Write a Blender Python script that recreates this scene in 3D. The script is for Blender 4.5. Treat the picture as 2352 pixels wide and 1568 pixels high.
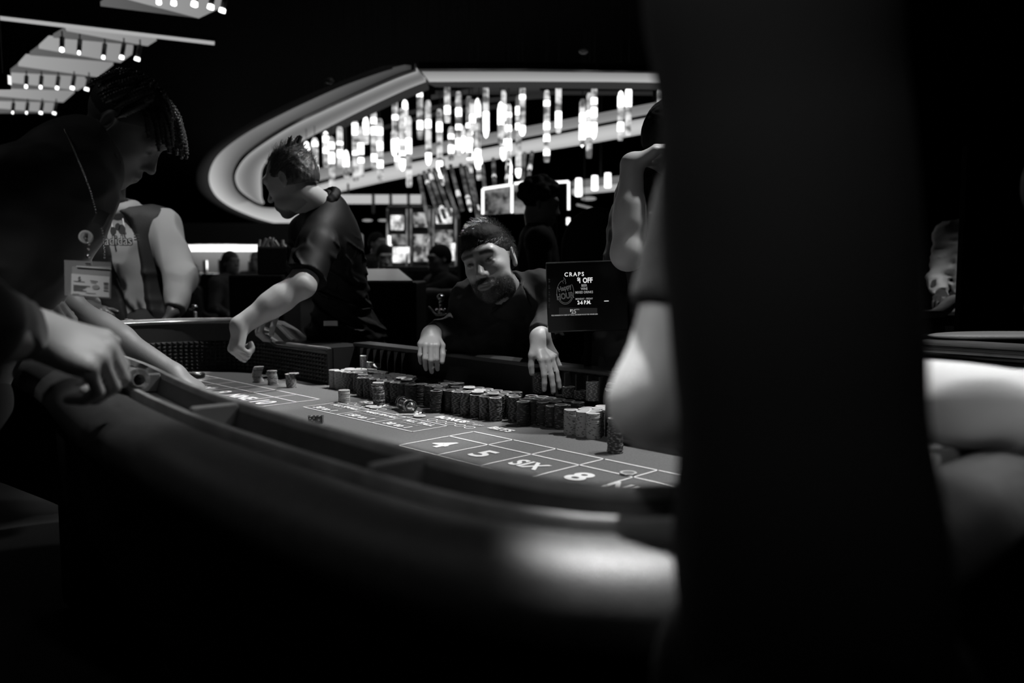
import bpy, bmesh, math, random
import numpy as np
from mathutils import Vector, Matrix

for o in list(bpy.data.objects): bpy.data.objects.remove(o)
SC = bpy.context.scene
COL = SC.collection
random.seed(7); RNG = np.random.default_rng(7)

# ------------------------------------------------------------------ camera
FPX = 1931.0; AZ = math.radians(44.1); PITCH = math.atan2(784-615, FPX); CZ = 1.19
HV = np.array([-math.cos(AZ), math.sin(AZ), 0.0]); RV = np.array([HV[1], -HV[0], 0.0]); ZV = np.array([0, 0, 1.0])
FWD = HV*math.cos(PITCH) - ZV*math.sin(PITCH); UPV = HV*math.sin(PITCH) + ZV*math.cos(PITCH)
CAM = np.array([0, 0, CZ])
cd = bpy.data.cameras.new('camera'); cam = bpy.data.objects.new('camera', cd); COL.objects.link(cam)
cd.sensor_width = 36.0; cd.sensor_fit = 'HORIZONTAL'; cd.lens = 36.0*FPX/2352.0
cd.clip_start = 0.02; cd.clip_end = 200
cam.matrix_world = Matrix(((RV[0], UPV[0], -FWD[0], 0), (RV[1], UPV[1], -FWD[1], 0), (RV[2], UPV[2], -FWD[2], CZ), (0, 0, 0, 1)))
cd.dof.use_dof = True; cd.dof.focus_distance = 2.5; cd.dof.aperture_fstop = 2.3; cd.dof.aperture_blades = 0
SC.camera = cam
# ------------------------------------------------------------------ world, exposure
w = bpy.data.worlds.new('world'); SC.world = w; w.use_nodes = True
w.node_tree.nodes['Background'].inputs[0].default_value = (0.5, 0.5, 0.5, 1)
w.node_tree.nodes['Background'].inputs[1].default_value = 0.0012
SC.view_settings.view_transform = 'Standard'; SC.view_settings.look = 'None'
SC.view_settings.gamma = 1.0; SC.view_settings.use_curve_mapping = False
SC.view_settings.exposure = 0.0

def lamp(name, kind, loc, energy, target=None, size=0.1, angle=60, blend=0.5):
    l = bpy.data.lights.new(name, kind); o = bpy.data.objects.new(name, l); COL.objects.link(o)
    o.location = loc; l.energy = energy
    if kind == 'SPOT':
        l.spot_size = math.radians(angle); l.spot_blend = blend; l.shadow_soft_size = size
    elif kind == 'AREA': l.size = size
    else: l.shadow_soft_size = size
    if target is not None:
        o.rotation_euler = (Vector(target)-Vector(loc)).to_track_quat('-Z', 'Y').to_euler()
    return o
# downlights in the casino ceiling over the craps table, then added spots without fixtures
for i_, t_ in enumerate((-3.15, -2.4, -1.65, -1.0)):
    lamp('table_downlight', 'SPOT', (t_+0.62, 2.75, 3.4), (315, 290, 280, 135)[i_], (t_, 1.32, 0.74), 0.035, (30, 34, 30, 30)[i_], 0.3)
lamp('rail_downlight', 'SPOT', (-1.15, 1.15, 3.4), 800, (-0.432, 0.560, 0.955), 0.03, 4.6, 0.9)
lamp('elbow_fill', 'SPOT', (-2.4, -1.0, 3.4), 170, (-0.475, 0.60, 1.13), 0.03, 3.6, 1.0)  # added spot, brightens the left edge of the foreground arm
lamp('stanchion_fill', 'SPOT', (-1.9, 2.9, 3.4), 90, (-2.86, 2.35, 1.02), 0.05, 9, 0.6)  # added so the chrome stanchion shows highlights
lamp('rail_hand_fill', 'SPOT', (-0.95, 1.7, 3.4), 200, (-1.50, 0.42, 1.05), 0.04, 15, 0.7)  # added fill for the large hand on the near rail
lamp('felt_corner_fill', 'SPOT', (-3.75, 1.95, 3.4), 150, (-3.25, 1.30, 0.74), 0.04, 24, 0.5)  # added to lift the felt that the leaning dealer shadows
lamp('near_rail_fill', 'SPOT', (-0.85, 0.15, 3.4), 13, (-1.05, 0.57, 0.96), 0.06, 34, 0.9)  # added weak fill for the near rail and trough dividers
lamp('slot_bank_fill', 'SPOT', (-5.2, 4.4, 3.6), 60, (-5.6, 4.6, 1.0), 0.2, 100, 0.8)  # added fill for the people by the slots, beyond what the screens give
lamp('curly_person_fill', 'SPOT', (-3.1, 4.6, 3.6), 30, (-3.2, 3.7, 1.4), 0.1, 40, 0.8)  # added fill for the curly haired person
lamp('badge_fill', 'SPOT', (-0.75, -0.9, 3.4), 150, (-1.90, 0.53, 1.13), 0.05, 7, 0.8)  # added narrow spot from the camera side to brighten the badge
lamp('foreground_fill', 'SPOT', (0.3, -1.5, 3.6), 150, (-0.32, 0.55, 1.92), 0.2, 28, 0.9)  # added faint fill from behind the camera on the foreground figure
lamp('hoodie_fill', 'SPOT', (-2.75, 1.0, 3.6), 230, (-4.12, 1.52, 1.05), 0.05, 20, 0.6)  # added spot to brighten the grey hoodie
lamp('hand_fill', 'SPOT', (-1.15, 1.15, 3.4), 330, (-2.14, 1.74, 0.935), 0.03, 4.4, 0.6)  # added pin spot on the seated man's right hand
lamp('hand_fill', 'SPOT', (-0.85, 1.25, 3.4), 300, (-1.73, 1.80, 0.930), 0.03, 4.4, 0.6)  # added pin spot on the seated man's left hand
lamp('stick_arm_fill', 'SPOT', (-1.4, 1.6, 3.4), 190, (-2.27, 0.84, 0.99), 0.03, 9, 0.6)  # added pin spot on the reaching forearm
lamp('braids_fill', 'SPOT', (-2.9, -0.4, 3.5), 8, (-2.1, 0.4, 1.3), 0.1, 60, 0.8)  # added weak fill for faint highlights on the braids
lamp('white_sleeve_fill', 'SPOT', (0.0, 1.9, 3.4), 260, (-0.34, 1.18, 1.02), 0.04, 10, 0.6)  # added spot to brighten the white sleeve
lamp('basket_fill', 'SPOT', (-3.3, 3.5, 3.6), 110, (-4.3, 2.2, 1.2), 0.1, 40, 0.8)  # added fill for the papers in the basket
lamp('far_man_fill', 'SPOT', (-0.75, 3.9, 3.6), 130, (-1.50, 4.75, 1.15), 0.05, 26, 0.5)  # added to light the man in the light shirt

# ------------------------------------------------------------------ projection helpers (pixel of the photo -> place in the room)
def ray(x, y): return FWD + RV*((x-1176)/FPX) - UPV*((y-784)/FPX)
def at(x, y, D): return CAM + ray(x, y)*D
def onz(x, y, z):
    d = ray(x, y); return CAM + d*((z-CZ)/d[2])
def ony(x, y, Y):
    d = ray(x, y); return CAM + d*(Y/d[1])

# ------------------------------------------------------------------ materials
MATS = {}
def mat(name, v=0.1, rough=0.6, metal=0.0, spec=0.5, noise=0.0, nscale=30.0, bump=0.0, bscale=200.0, emit=0.0, tone=False, sheen=0.0, coat=0.0, alpha=1.0, trans=0.0, stretch=None, voro=False):
    if name in MATS: return MATS[name]
    m = bpy.data.materials.new(name); m.use_nodes = True; MATS[name] = m
    nt = m.node_tree; b = nt.nodes['Principled BSDF']; L = nt.links.new
    c = (v, v, v, 1)
    b.inputs['Base Color'].default_value = c; b.inputs['Roughness'].default_value = rough
    b.inputs['Metallic'].default_value = metal; b.inputs['Specular IOR Level'].default_value = spec
    b.inputs['Sheen Weight'].default_value = sheen; b.inputs['Coat Weight'].default_value = coat
    b.inputs['Alpha'].default_value = alpha; b.inputs['Transmission Weight'].default_value = trans
    if emit > 0:
        b.inputs['Emission Color'].default_value = (1, 1, 1, 1); b.inputs['Emission Strength'].default_value = emit
    tc = nt.nodes.new('ShaderNodeTexCoord'); src = tc.outputs['Object']
    if stretch:
        mp = nt.nodes.new('ShaderNodeMapping'); mp.inputs['Scale'].default_value = stretch; L(src, mp.inputs['Vector']); src = mp.outputs['Vector']
    col = None
    if noise > 0:
        n = nt.nodes.new('ShaderNodeTexVoronoi' if voro else 'ShaderNodeTexNoise'); n.inputs['Scale'].default_value = nscale; L(src, n.inputs['Vector'])
        if not voro: n.inputs['Detail'].default_value = 4
        r = nt.nodes.new('ShaderNodeMapRange'); r.inputs['From Min'].default_value = 0.25; r.inputs['From Max'].default_value = 0.75
        r.inputs['To Min'].default_value = v*(1-noise); r.inputs['To Max'].default_value = v*(1+noise)
        L(n.outputs[0], r.inputs['Value']); col = r.outputs['Result']
    if tone:
        a = nt.nodes.new('ShaderNodeAttribute'); a.attribute_name = 'tone'
        mm = nt.nodes.new('ShaderNodeMath'); mm.operation = 'MULTIPLY'
        if col is None: mm.inputs[0].default_value = v
        else: L(col, mm.inputs[0])
        L(a.outputs['Fac'], mm.inputs[1]); col = mm.outputs[0]
    if col is not None: L(col, b.inputs['Base Color'])
    if bump > 0:
        n2 = nt.nodes.new('ShaderNodeTexNoise'); n2.inputs['Scale'].default_value = bscale; n2.inputs['Detail'].default_value = 3; L(src, n2.inputs['Vector'])
        bp = nt.nodes.new('ShaderNodeBump'); bp.inputs['Strength'].default_value = bump; bp.inputs['Distance'].default_value = 0.002
        L(n2.outputs[0], bp.inputs['Height']); L(bp.outputs[0], b.inputs['Normal'])
    return m
def glow(name, strength):
    if name in MATS: return MATS[name]
    m = bpy.data.materials.new(name); m.use_nodes = True; MATS[name] = m
    nt = m.node_tree; nt.nodes.clear(); e = nt.nodes.new('ShaderNodeEmission'); e.inputs[1].default_value = strength
    e.inputs[0].default_value = (1, 1, 1, 1)
    o = nt.nodes.new('ShaderNodeOutputMaterial'); nt.links.new(e.outputs[0], o.inputs[0]); return m
def glow_noise(name, lo, hi, scale, axis=None):
    """a lit surface whose own brightness varies (screens, tubes)"""
    if name in MATS: return MATS[name]
    m = bpy.data.materials.new(name); m.use_nodes = True; MATS[name] = m
    nt = m.node_tree; nt.nodes.clear(); L = nt.links.new
    e = nt.nodes.new('ShaderNodeEmission'); o = nt.nodes.new('ShaderNodeOutputMaterial'); L(e.outputs[0], o.inputs[0])
    tc = nt.nodes.new('ShaderNodeTexCoord'); mp = nt.nodes.new('ShaderNodeMapping'); mp.inputs['Scale'].default_value = axis or (1, 1, 1)
    L(tc.outputs['Object'], mp.inputs[0]); n = nt.nodes.new('ShaderNodeTexNoise'); n.inputs['Scale'].default_value = scale; n.inputs['Detail'].default_value = 2
    L(mp.outputs[0], n.inputs['Vector']); r = nt.nodes.new('ShaderNodeMapRange'); r.inputs['From Min'].default_value = .38; r.inputs['From Max'].default_value = .62
    r.inputs['To Min'].default_value = lo; r.inputs['To Max'].default_value = hi; L(n.outputs[0], r.inputs['Value']); L(r.outputs[0], e.inputs[1]); return m

# ------------------------------------------------------------------ object helpers
def mesh_obj(name, verts, faces, m, parent=None, smooth=False):
    me = bpy.data.meshes.new(name); me.from_pydata([tuple(map(float, v)) for v in verts], [], [tuple(int(i) for i in f) for f in faces]); me.update()
    if m is not None: me.materials.append(m)
    if smooth: me.shade_smooth()
    return link(name, me, parent)
def link(name, me, parent=None):
    o = bpy.data.objects.new(name, me); COL.objects.link(o)
    if parent is not None: attach(o, parent)
    return o
def attach(o, parent):
    o.parent = parent
    mw = parent['_mw'] if False else parent_world(parent)
    o.matrix_parent_inverse = mw.inverted()
def parent_world(p):
    m = p.matrix_basis.copy()
    if p.parent is not None: m = parent_world(p.parent) @ p.matrix_parent_inverse @ m
    return m
def tag(o, label=None, cat=None, group=None, kind=None):
    if label: o['label'] = label
    if cat: o['category'] = cat
    if group: o['group'] = group
    if kind: o['kind'] = kind
    return o
def thing(name, label, cat, loc=(0, 0, 0), group=None):
    o = bpy.data.objects.new(name, None); COL.objects.link(o); o.location = tuple(map(float, loc)); o.empty_display_size = 0.05
    return tag(o, label, cat, group)
class MB:
    """collects boxes, tubes, rounds; build() links ONE mesh"""
    def __init__(s): s.v = []; s.f = []
    def add(s, vs, fs):
        n = len(s.v); s.v += [tuple(map(float, v)) for v in vs]; s.f += [tuple(i+n for i in f) for f in fs]; return s
    def box(s, c, h, M=None, bev=0.0):
        c = np.array(c, float); h = np.array(h, float); M = np.eye(3) if M is None else np.array(M, float)  # rows = axes
        if bev <= 0:
            P = [np.array([x, y, z]) for z in (-1, 1) for y in (-1, 1) for x in (-1, 1)]
            vs = [c + (p*h) @ M for p in P]
            return s.add(vs, [(0, 2, 3, 1), (4, 5, 7, 6), (0, 1, 5, 4), (2, 6, 7, 3), (0, 4, 6, 2), (1, 3, 7, 5)])
        bm = bmesh.new(); bmesh.ops.create_cube(bm, size=2)
        for v in bm.verts: v.co = Vector([v.co[i]*h[i] for i in range(3)])
        bmesh.ops.bevel(bm, geom=bm.edges[:], offset=bev, segments=2, affect='EDGES', profile=0.5)
        bm.verts.index_update()
        vs = [c + np.array(v.co) @ M for v in bm.verts]; fs = [tuple(v.index for v in f.verts) for f in bm.faces]; bm.free()
        return s.add(vs, fs)
    def tube(s, pts, r, n=8, caps=True):
        pts = [np.array(p, float) for p in pts]; rs = r if hasattr(r, '__len__') else [r]*len(pts)
        vs = []; fs = []; T0 = None
        for i, p in enumerate(pts):
            t = pts[min(i+1, len(pts)-1)] - pts[max(i-1, 0)]; t = t/(np.linalg.norm(t)+1e-9)
            if T0 is None:
                a = np.array([0, 0, 1.0]) if abs(t[2]) < .9 else np.array([1.0, 0, 0]); u = np.cross(t, a)
            else: u = T0 - t*np.dot(T0, t)
            u /= np.linalg.norm(u)+1e-9; T0 = u; v = np.cross(t, u)
            for k in range(n):
                an = 2*math.pi*k/n; vs.append(p + rs[i]*(u*math.cos(an)+v*math.sin(an)))
        for i in range(len(pts)-1):
            for k in range(n):
                a = i*n+k; b = i*n+(k+1) % n; fs.append((a, b, b+n, a+n))
        if caps: fs.append(tuple(range(n-1, -1, -1))); fs.append(tuple(range((len(pts)-1)*n, len(pts)*n)))
        return s.add(vs, fs)
    def lathe(s, c, prof, n=24, M=None, closed=False):
        """prof: (r,z) list turned about the z axis"""
        c = np.array(c, float); M = np.eye(3) if M is None else np.array(M, float); vs = []; fs = []
        for r, z in prof:
            for k in range(n):
                an = 2*math.pi*k/n; vs.append(c + np.array([r*math.cos(an), r*math.sin(an), z]) @ M)
        for i in range(len(prof)-1):
            for k in range(n):
                a = i*n+k; b = i*n+(k+1) % n; fs.append((a, b, b+n, a+n))
        fs.append(tuple(range(n-1, -1, -1))); fs.append(tuple(range((len(prof)-1)*n, len(prof)*n)))
        return s.add(vs, fs)
    def prism(s, poly, z0, z1):
        n = len(poly); vs = [(p[0], p[1], z0) for p in poly]+[(p[0], p[1], z1) for p in poly]
        fs = [tuple(range(n-1, -1, -1)), tuple(range(n, 2*n))]+[(i, (i+1) % n, (i+1) % n+n, i+n) for i in range(n)]
        return s.add(vs, fs)
    def ball(s, c, r, n=12, M=None):
        r = np.array([r]*3 if not hasattr(r, '__len__') else r, float); c = np.array(c, float); M = np.eye(3) if M is None else np.array(M, float)
        vs = []; fs = []; m = n//2
        for i in range(m+1):
            th = math.pi*(i/m)
            th = min(max(th, .02), math.pi-.02)
            for k in range(n):
                an = 2*math.pi*k/n; vs.append(c + (np.array([math.sin(th)*math.cos(an), math.sin(th)*math.sin(an), -math.cos(th)])*r) @ M)
        for i in range(m):
            for k in range(n):
                a = i*n+k; b = i*n+(k+1) % n; fs.append((a, b, b+n, a+n))
        fs.append(tuple(range(n-1, -1, -1))); fs.append(tuple(range(m*n, m*n+n)))
        return s.add(vs, fs)
    def build(s, name, m, parent=None, smooth=False, angle=None):
        o = mesh_obj(name, s.v, s.f, m, parent, smooth or angle is not None)
        if angle is not None:
            try: o.data.set_sharp_from_angle(angle=math.radians(angle))
            except Exception: pass
        return o
def nrm(v): v = np.array(v, float); return v/(np.linalg.norm(v)+1e-12)
def frame(f, u=(0, 0, 1)):
    """rows: right, forward, up"""
    f = nrm(f); u = np.array(u, float); r = nrm(np.cross(f, u)); return np.array([r, f, np.cross(r, f)])
def text(name, s, size, loc, xdir, ydir, m, parent=None, extrude=0.0, offset=0.0, align='CENTER', outline=0.0, sx=1.0, space=1.0, label=None):
    cu = bpy.data.curves.new(name, 'FONT'); cu.body = s; cu.size = size; cu.align_x = align; cu.align_y = 'CENTER'; cu.resolution_u = 3
    cu.extrude = extrude; cu.offset = offset; cu.space_character = space
    if outline > 0: cu.fill_mode = 'NONE'; cu.bevel_depth = outline; cu.bevel_resolution = 0
    o = bpy.data.objects.new(name, cu); COL.objects.link(o)
    me = bpy.data.meshes.new_from_object(o, depsgraph=None) if False else o.to_mesh().copy()
    o.to_mesh_clear(); bpy.data.objects.remove(o); bpy.data.curves.remove(cu)
    x = nrm(xdir)*sx; y = np.array(ydir, float); y = nrm(y); z = nrm(np.cross(x, y))
    M = Matrix(((x[0], y[0], z[0], loc[0]), (x[1], y[1], z[1], loc[1]), (x[2], y[2], z[2], loc[2]), (0, 0, 0, 1)))
    me.transform(M); me.materials.clear(); me.materials.append(m); me.name = name
    return link(name, me, parent)

# ------------------------------------------------------------------ signed distance bodies -> one continuous mesh
def vnoise(P, s, seed=0):
    x, y, z = [p*s for p in P]
    xi, yi, zi = np.floor(x).astype(np.int64), np.floor(y).astype(np.int64), np.floor(z).astype(np.int64)
    fx, fy, fz = x-xi, y-yi, z-zi
    fx, fy, fz = fx*fx*(3-2*fx), fy*fy*(3-2*fy), fz*fz*(3-2*fz)
    def hsh(a, b, c):
        n = (a*73856093) ^ (b*19349663) ^ (c*83492791) ^ (seed*2654435)
        n = (n ^ (n >> 13))*1274126177 & 0x7fffffff
        return ((n ^ (n >> 16)) & 0xffff)/65535.0
    r = 0
    for a in (0, 1):
        for b in (0, 1):
            for c in (0, 1):
                r = r + hsh(xi+a, yi+b, zi+c)*(fx if a else 1-fx)*(fy if b else 1-fy)*(fz if c else 1-fz)
    return r-0.5
class SDF:
    def __init__(s): s.ops = []
    def _push(s, kind, lo, hi, fn, k): s.ops.append((kind, np.array(lo, float), np.array(hi, float), fn, k)); return s
    def cap(s, a, b, ra, rb=None, k=0.01, kind='add', flat=False):
        a = np.array(a, float); b = np.array(b, float); rb = ra if rb is None else rb; R = max(ra, rb)
        ab = b-a; L2 = float(ab @ ab)+1e-12; n = ab/math.sqrt(L2)
        def fn(X, Y, Z):
            px, py, pz = X-a[0], Y-a[1], Z-a[2]
            t = np.clip((px*ab[0]+py*ab[1]+pz*ab[2])/L2, 0, 1)
            d = np.sqrt((px-t*ab[0])**2+(py-t*ab[1])**2+(pz-t*ab[2])**2)-(ra+(rb-ra)*t)
            if flat:
                d = np.maximum(d, (X-b[0])*n[0]+(Y-b[1])*n[1]+(Z-b[2])*n[2])
            return d
        return s._push(kind, np.minimum(a, b)-R, np.maximum(a, b)+R, fn, k)
    def ell(s, c, r, M=None, k=0.02, kind='add'):
        c = np.array(c, float); r = np.array(r, float); M = np.eye(3) if M is None else M
        def fn(X, Y, Z):
            px, py, pz = X-c[0], Y-c[1], Z-c[2]
            q = [(px*M[i][0]+py*M[i][1]+pz*M[i][2])/r[i] for i in range(3)]
            k0 = np.sqrt(q[0]**2+q[1]**2+q[2]**2)+1e-9
            k1 = np.sqrt((q[0]/r[0])**2+(q[1]/r[1])**2+(q[2]/r[2])**2)+1e-9
            return k0*(k0-1)/k1
        e = np.abs(M.T) @ r
        return s._push(kind, c-e, c+e, fn, k)
    def cut(s, p, n, k=0.004):
        p = np.array(p, float); n = nrm(n)
        return s._push('cut', p, p, lambda X, Y, Z: (X-p[0])*n[0]+(Y-p[1])*n[1]+(Z-p[2])*n[2], k)
    def disp(s, fn): return s._push('disp', (0, 0, 0), (0, 0, 0), fn, 0)
    def mesh(s, h):
        adds = [o for o in s.ops if o[0] == 'add']
        lo = np.min([o[1] for o in adds], 0)-3*h-.01; hi = np.max([o[2] for o in adds], 0)+3*h+.01
        n = np.ceil((hi-lo)/h).astype(int)+1
        d = np.full(n, 0.2, np.float32)
        ax = [(lo[i]+h*np.arange(n[i])).astype(np.float32) for i in range(3)]
        for kind, a, b, fn, k in s.ops:
            if kind in ('add', 'sub'):
                pad = k+3*h+.004
                i0 = np.maximum(0, np.floor((a-pad-lo)/h).astype(int)); i1 = np.minimum(n, np.ceil((b+pad-lo)/h).astype(int)+1)
                if np.any(i1 <= i0): continue
                sl = tuple(slice(i0[q], i1[q]) for q in range(3))
                e = fn(ax[0][sl[0]][:, None, None], ax[1][sl[1]][None, :, None], ax[2][sl[2]][None, None, :])
                c = d[sl]
                if kind == 'add':
                    hh = np.clip(0.5+0.5*(c-e)/k, 0, 1); d[sl] = c*(1-hh)+e*hh-k*hh*(1-hh)
                else:
                    e = -e; hh = np.clip(0.5-0.5*(c-e)/k, 0, 1); d[sl] = c*(1-hh)+e*hh+k*hh*(1-hh)
            elif kind == 'cut':
                e = fn(ax[0][:, None, None], ax[1][None, :, None], ax[2][None, None, :])
                d = np.maximum(d, e.astype(np.float32))
            else:
                ii = np.nonzero(np.abs(d) < 0.035)
                d[ii] += fn((ax[0][ii[0]], ax[1][ii[1]], ax[2][ii[2]])).astype(np.float32)
        d[0] = d[-1] = .1; d[:, 0] = d[:, -1] = .1; d[:, :, 0] = d[:, :, -1] = .1
        return surfnet(d, lo, h)
def surfnet(d, lo, h):
    s = d < 0
    cs = s[:-1, :-1, :-1].astype(np.int8).copy(); offs = []
    for dx in (0, 1):
        for dy in (0, 1):
            for dz in (0, 1):
                offs.append((dx, dy, dz))
                if dx+dy+dz: cs += s[dx:s.shape[0]-1+dx, dy:s.shape[1]-1+dy, dz:s.shape[2]-1+dz]
    idx = np.argwhere((cs > 0) & (cs < 8)); gid = np.full(cs.shape, -1, np.int32); gid[tuple(idx.T)] = np.arange(len(idx))
    vals = {o: d[idx[:, 0]+o[0], idx[:, 1]+o[1], idx[:, 2]+o[2]].astype(np.float64) for o in offs}
    acc = np.zeros((len(idx), 3)); cnt = np.zeros(len(idx))
    for a in offs:
        for q in range(3):
            if a[q] == 0:
                b = list(a); b[q] = 1; b = tuple(b); va, vb = vals[a], vals[b]; m = (va < 0) != (vb < 0)
                t = np.where(m, va/np.where(m, va-vb, 1), 0); p = np.tile(np.array(a, float), (len(idx), 1)); p[:, q] += t
                acc += p*m[:, None]; cnt += m
    V = lo+h*(idx+acc/cnt[:, None]); F = []
    for q in range(3):
        u, v = (q+1) % 3, (q+2) % 3
        A = [slice(None)]*3; B = [slice(None)]*3; A[q] = slice(0, -1); B[q] = slice(1, None)
        e = s[tuple(A)] != s[tuple(B)]; ii = np.argwhere(e); ii = ii[(ii[:, u] > 0) & (ii[:, v] > 0) & (ii[:, u] < cs.shape[u]) & (ii[:, v] < cs.shape[v])]
        def g(du, dv):
            j = ii.copy(); j[:, u] += du; j[:, v] += dv; return gid[tuple(j.T)]
        quad = np.stack([g(-1, -1), g(0, -1), g(0, 0), g(-1, 0)], 1); ins = s[tuple(ii.T)]
        quad[~ins] = quad[~ins][:, ::-1]; F.append(quad)
    F = np.concatenate(F); F = F[(F >= 0).all(1)]
    return V, F
def sdf_obj(name, sdf, h, m, parent=None, tonefn=None, relax=1):
    V, F = sdf.mesh(h)
    for _ in range(relax):  # light smoothing
        S = np.zeros_like(V); C = np.zeros(len(V))
        for a in range(4):
            i, j = F[:, a], F[:, (a+1) % 4]
            for q in range(3): S[:, q] += np.bincount(i, V[j, q], len(V))+np.bincount(j, V[i, q], len(V))
            C += np.bincount(i, None, len(V))+np.bincount(j, None, len(V))
        V = V*0.55+0.45*S/np.maximum(C, 1)[:, None]
    me = bpy.data.meshes.new(name); me.vertices.add(len(V)); me.vertices.foreach_set('co', V.astype(np.float32).ravel())
    me.loops.add(len(F)*4); me.loops.foreach_set('vertex_index', F.astype(np.int32).ravel())
    me.polygons.add(len(F)); me.polygons.foreach_set('loop_start', np.arange(0, len(F)*4, 4, dtype=np.int32))
    me.update(calc_edges=True); me.validate(); me.shade_smooth()
    at_ = me.attributes.new('tone', 'FLOAT', 'POINT'); tv = np.ones(len(V)) if tonefn is None else tonefn(V)
    at_.data.foreach_set('value', tv.astype(np.float32))
    me.materials.append(m)
    return link(name, me, parent)
# ------------------------------------------------------------------ people
def head_sdf(S, c, M, s=1.0, ears=True, jaw=1.0, nose=1.0):
    c = np.array(c, float); L = lambda x, y, z: c + s*(np.array([x, y, z]) @ M)
    def e(p, r, k=.02, kind='add', MM=None): S.ell(L(*p), np.array(r)*s, M if MM is None else MM, k*s, kind)
    def cp(a, b, ra, rb, k=.012, kind='add'): S.cap(L(*a), L(*b), ra*s, rb*s, k*s, kind)
    e((0, -.018, .035), (.075, .096, .086)); e((0, .030, -.02), (.067, .062, .088), .03)
    e((0, .028, -.075), (.058*jaw, .058, .042), .03); e((0, .072, -.104), (.024*jaw, .02, .018), .025)
    cp((-.04, .074, .036), (.04, .074, .036), .016, .016, .02)
    e((.042, .056, -.014), (.017, .020, .014), .02); e((-.042, .056, -.014), (.017, .020, .014), .02)
    for sg in (-1, 1):
        e((sg*.031, .099, .010), (.020, .0155, .0115), .014, 'sub')
        e((sg*.031, .0755, .009), (.0145, .0135, .0115), .004)
        cp((sg*.017, .083, .0165), (sg*.046, .078, .0165), .0035, .003, .004)
        cp((sg*.018, .083, .002), (sg*.045, .079, .002), .003, .0025, .005)
    cp((0, .081, .022), (0, .106*nose, -.022), .0075, .0105, .014); e((0, .107*nose, -.027), (.0115, .0115, .0095), .008)
    for sg in (-1, 1):
        e((sg*.0125, .096, -.031), (.0078, .010, .0078), .006); e((sg*.007, .102, -.0375), (.004, .006, .003), .003, 'sub')
    e((0, .0865, -.066), (.026, .016, .016), .02)
    cp((-.02, .094, -.0600), (.02, .094, -.0600), .0045, .0045, .005); e((0, .099, -.0600), (.012, .006, .0045), .004)
    cp((-.016, .094, -.0725), (.016, .094, -.0725), .0055, .0055, .005)
    cp((-.024, .1015, -.0662), (.024, .1015, -.0662), .0022, .0022, .003, 'sub')
    if ears:
        for sg in (-1, 1):
            f = np.array([[.9, -sg*.35, 0], [sg*.35, .9, .15], [0, -.15, .98]]) @ M
            e((sg*.078, -.018, .003), (.0078, .0175, .029), .006, 'add', f); e((sg*.0785, -.010, -.024), (.0075, .010, .012), .006)
            e((sg*.087, -.014, .006), (.007, .0115, .019), .004, 'sub', f)
    return L
def head_tone(V, c, M, s, brow=.35, beard=0.0, lips=.75, stubble=0.0, scalp=0.0, jawbeard=.3):
    q = ((V-np.array(c)) @ M.T)/s; x, y, z = q.T; t = np.ones(len(V)); ax = np.abs(x)
    inhead = (np.abs(x) < .1) & (np.abs(y) < .13) & (np.abs(z) < .13)
    def soft(v, wd): return np.clip(.5-v/wd, 0, 1)
    br = soft(np.abs(z-(.035-.12*(ax-.03)*(ax > .03))-.0)-.0055, .004)*soft(np.abs(ax-.032)-.022, .006)*(y > .05)
    t *= 1-(1-brow)*br
    lp = soft(np.sqrt((x/.025)**2+((z+.0665)/.011)**2)-1, .3)*(y > .08); t *= 1-(1-lips)*lp
    ey = soft(np.sqrt(((ax-.031)/.0125)**2+((z-.0085)/.0055)**2)-1, .4)*(y > .07); t *= 1-.75*ey
    if beard > 0 or stubble > 0:
        nz = vnoise((x*400, y*400, z*400), 1.0, 3)*.5
        chin = soft(np.sqrt((x/.047)**2+((z+.095)/.042)**2)-1+.3*nz, .25)*(y > .03)
        must = soft(np.sqrt((x/.038)**2+((z+.049)/.010)**2)-1+.3*nz, .4)*(y > .06)
        jawb = soft(np.maximum(z+.045+.5*np.maximum(0, .05-y)-.0, -(z+.13))+.006*nz, .02)*(ax > .02)*(y > -.04)
        bd = np.maximum(np.maximum(chin, must)*(1-lp), jawb*(1-lp)*jawbeard); t *= 1-beard*bd
        if stubble > 0: t *= 1-stubble*np.maximum(bd, jawb*(1-lp))
    if scalp > 0:
        t *= 1-scalp*soft(.055-z-.5*np.minimum(0, y-.03), .02)
    return np.where(inhead, t, 1.0)
FL = [(.046, .028, .022), (.050, .032, .023), (.046, .030, .022), (.037, .022, .019)]
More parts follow.
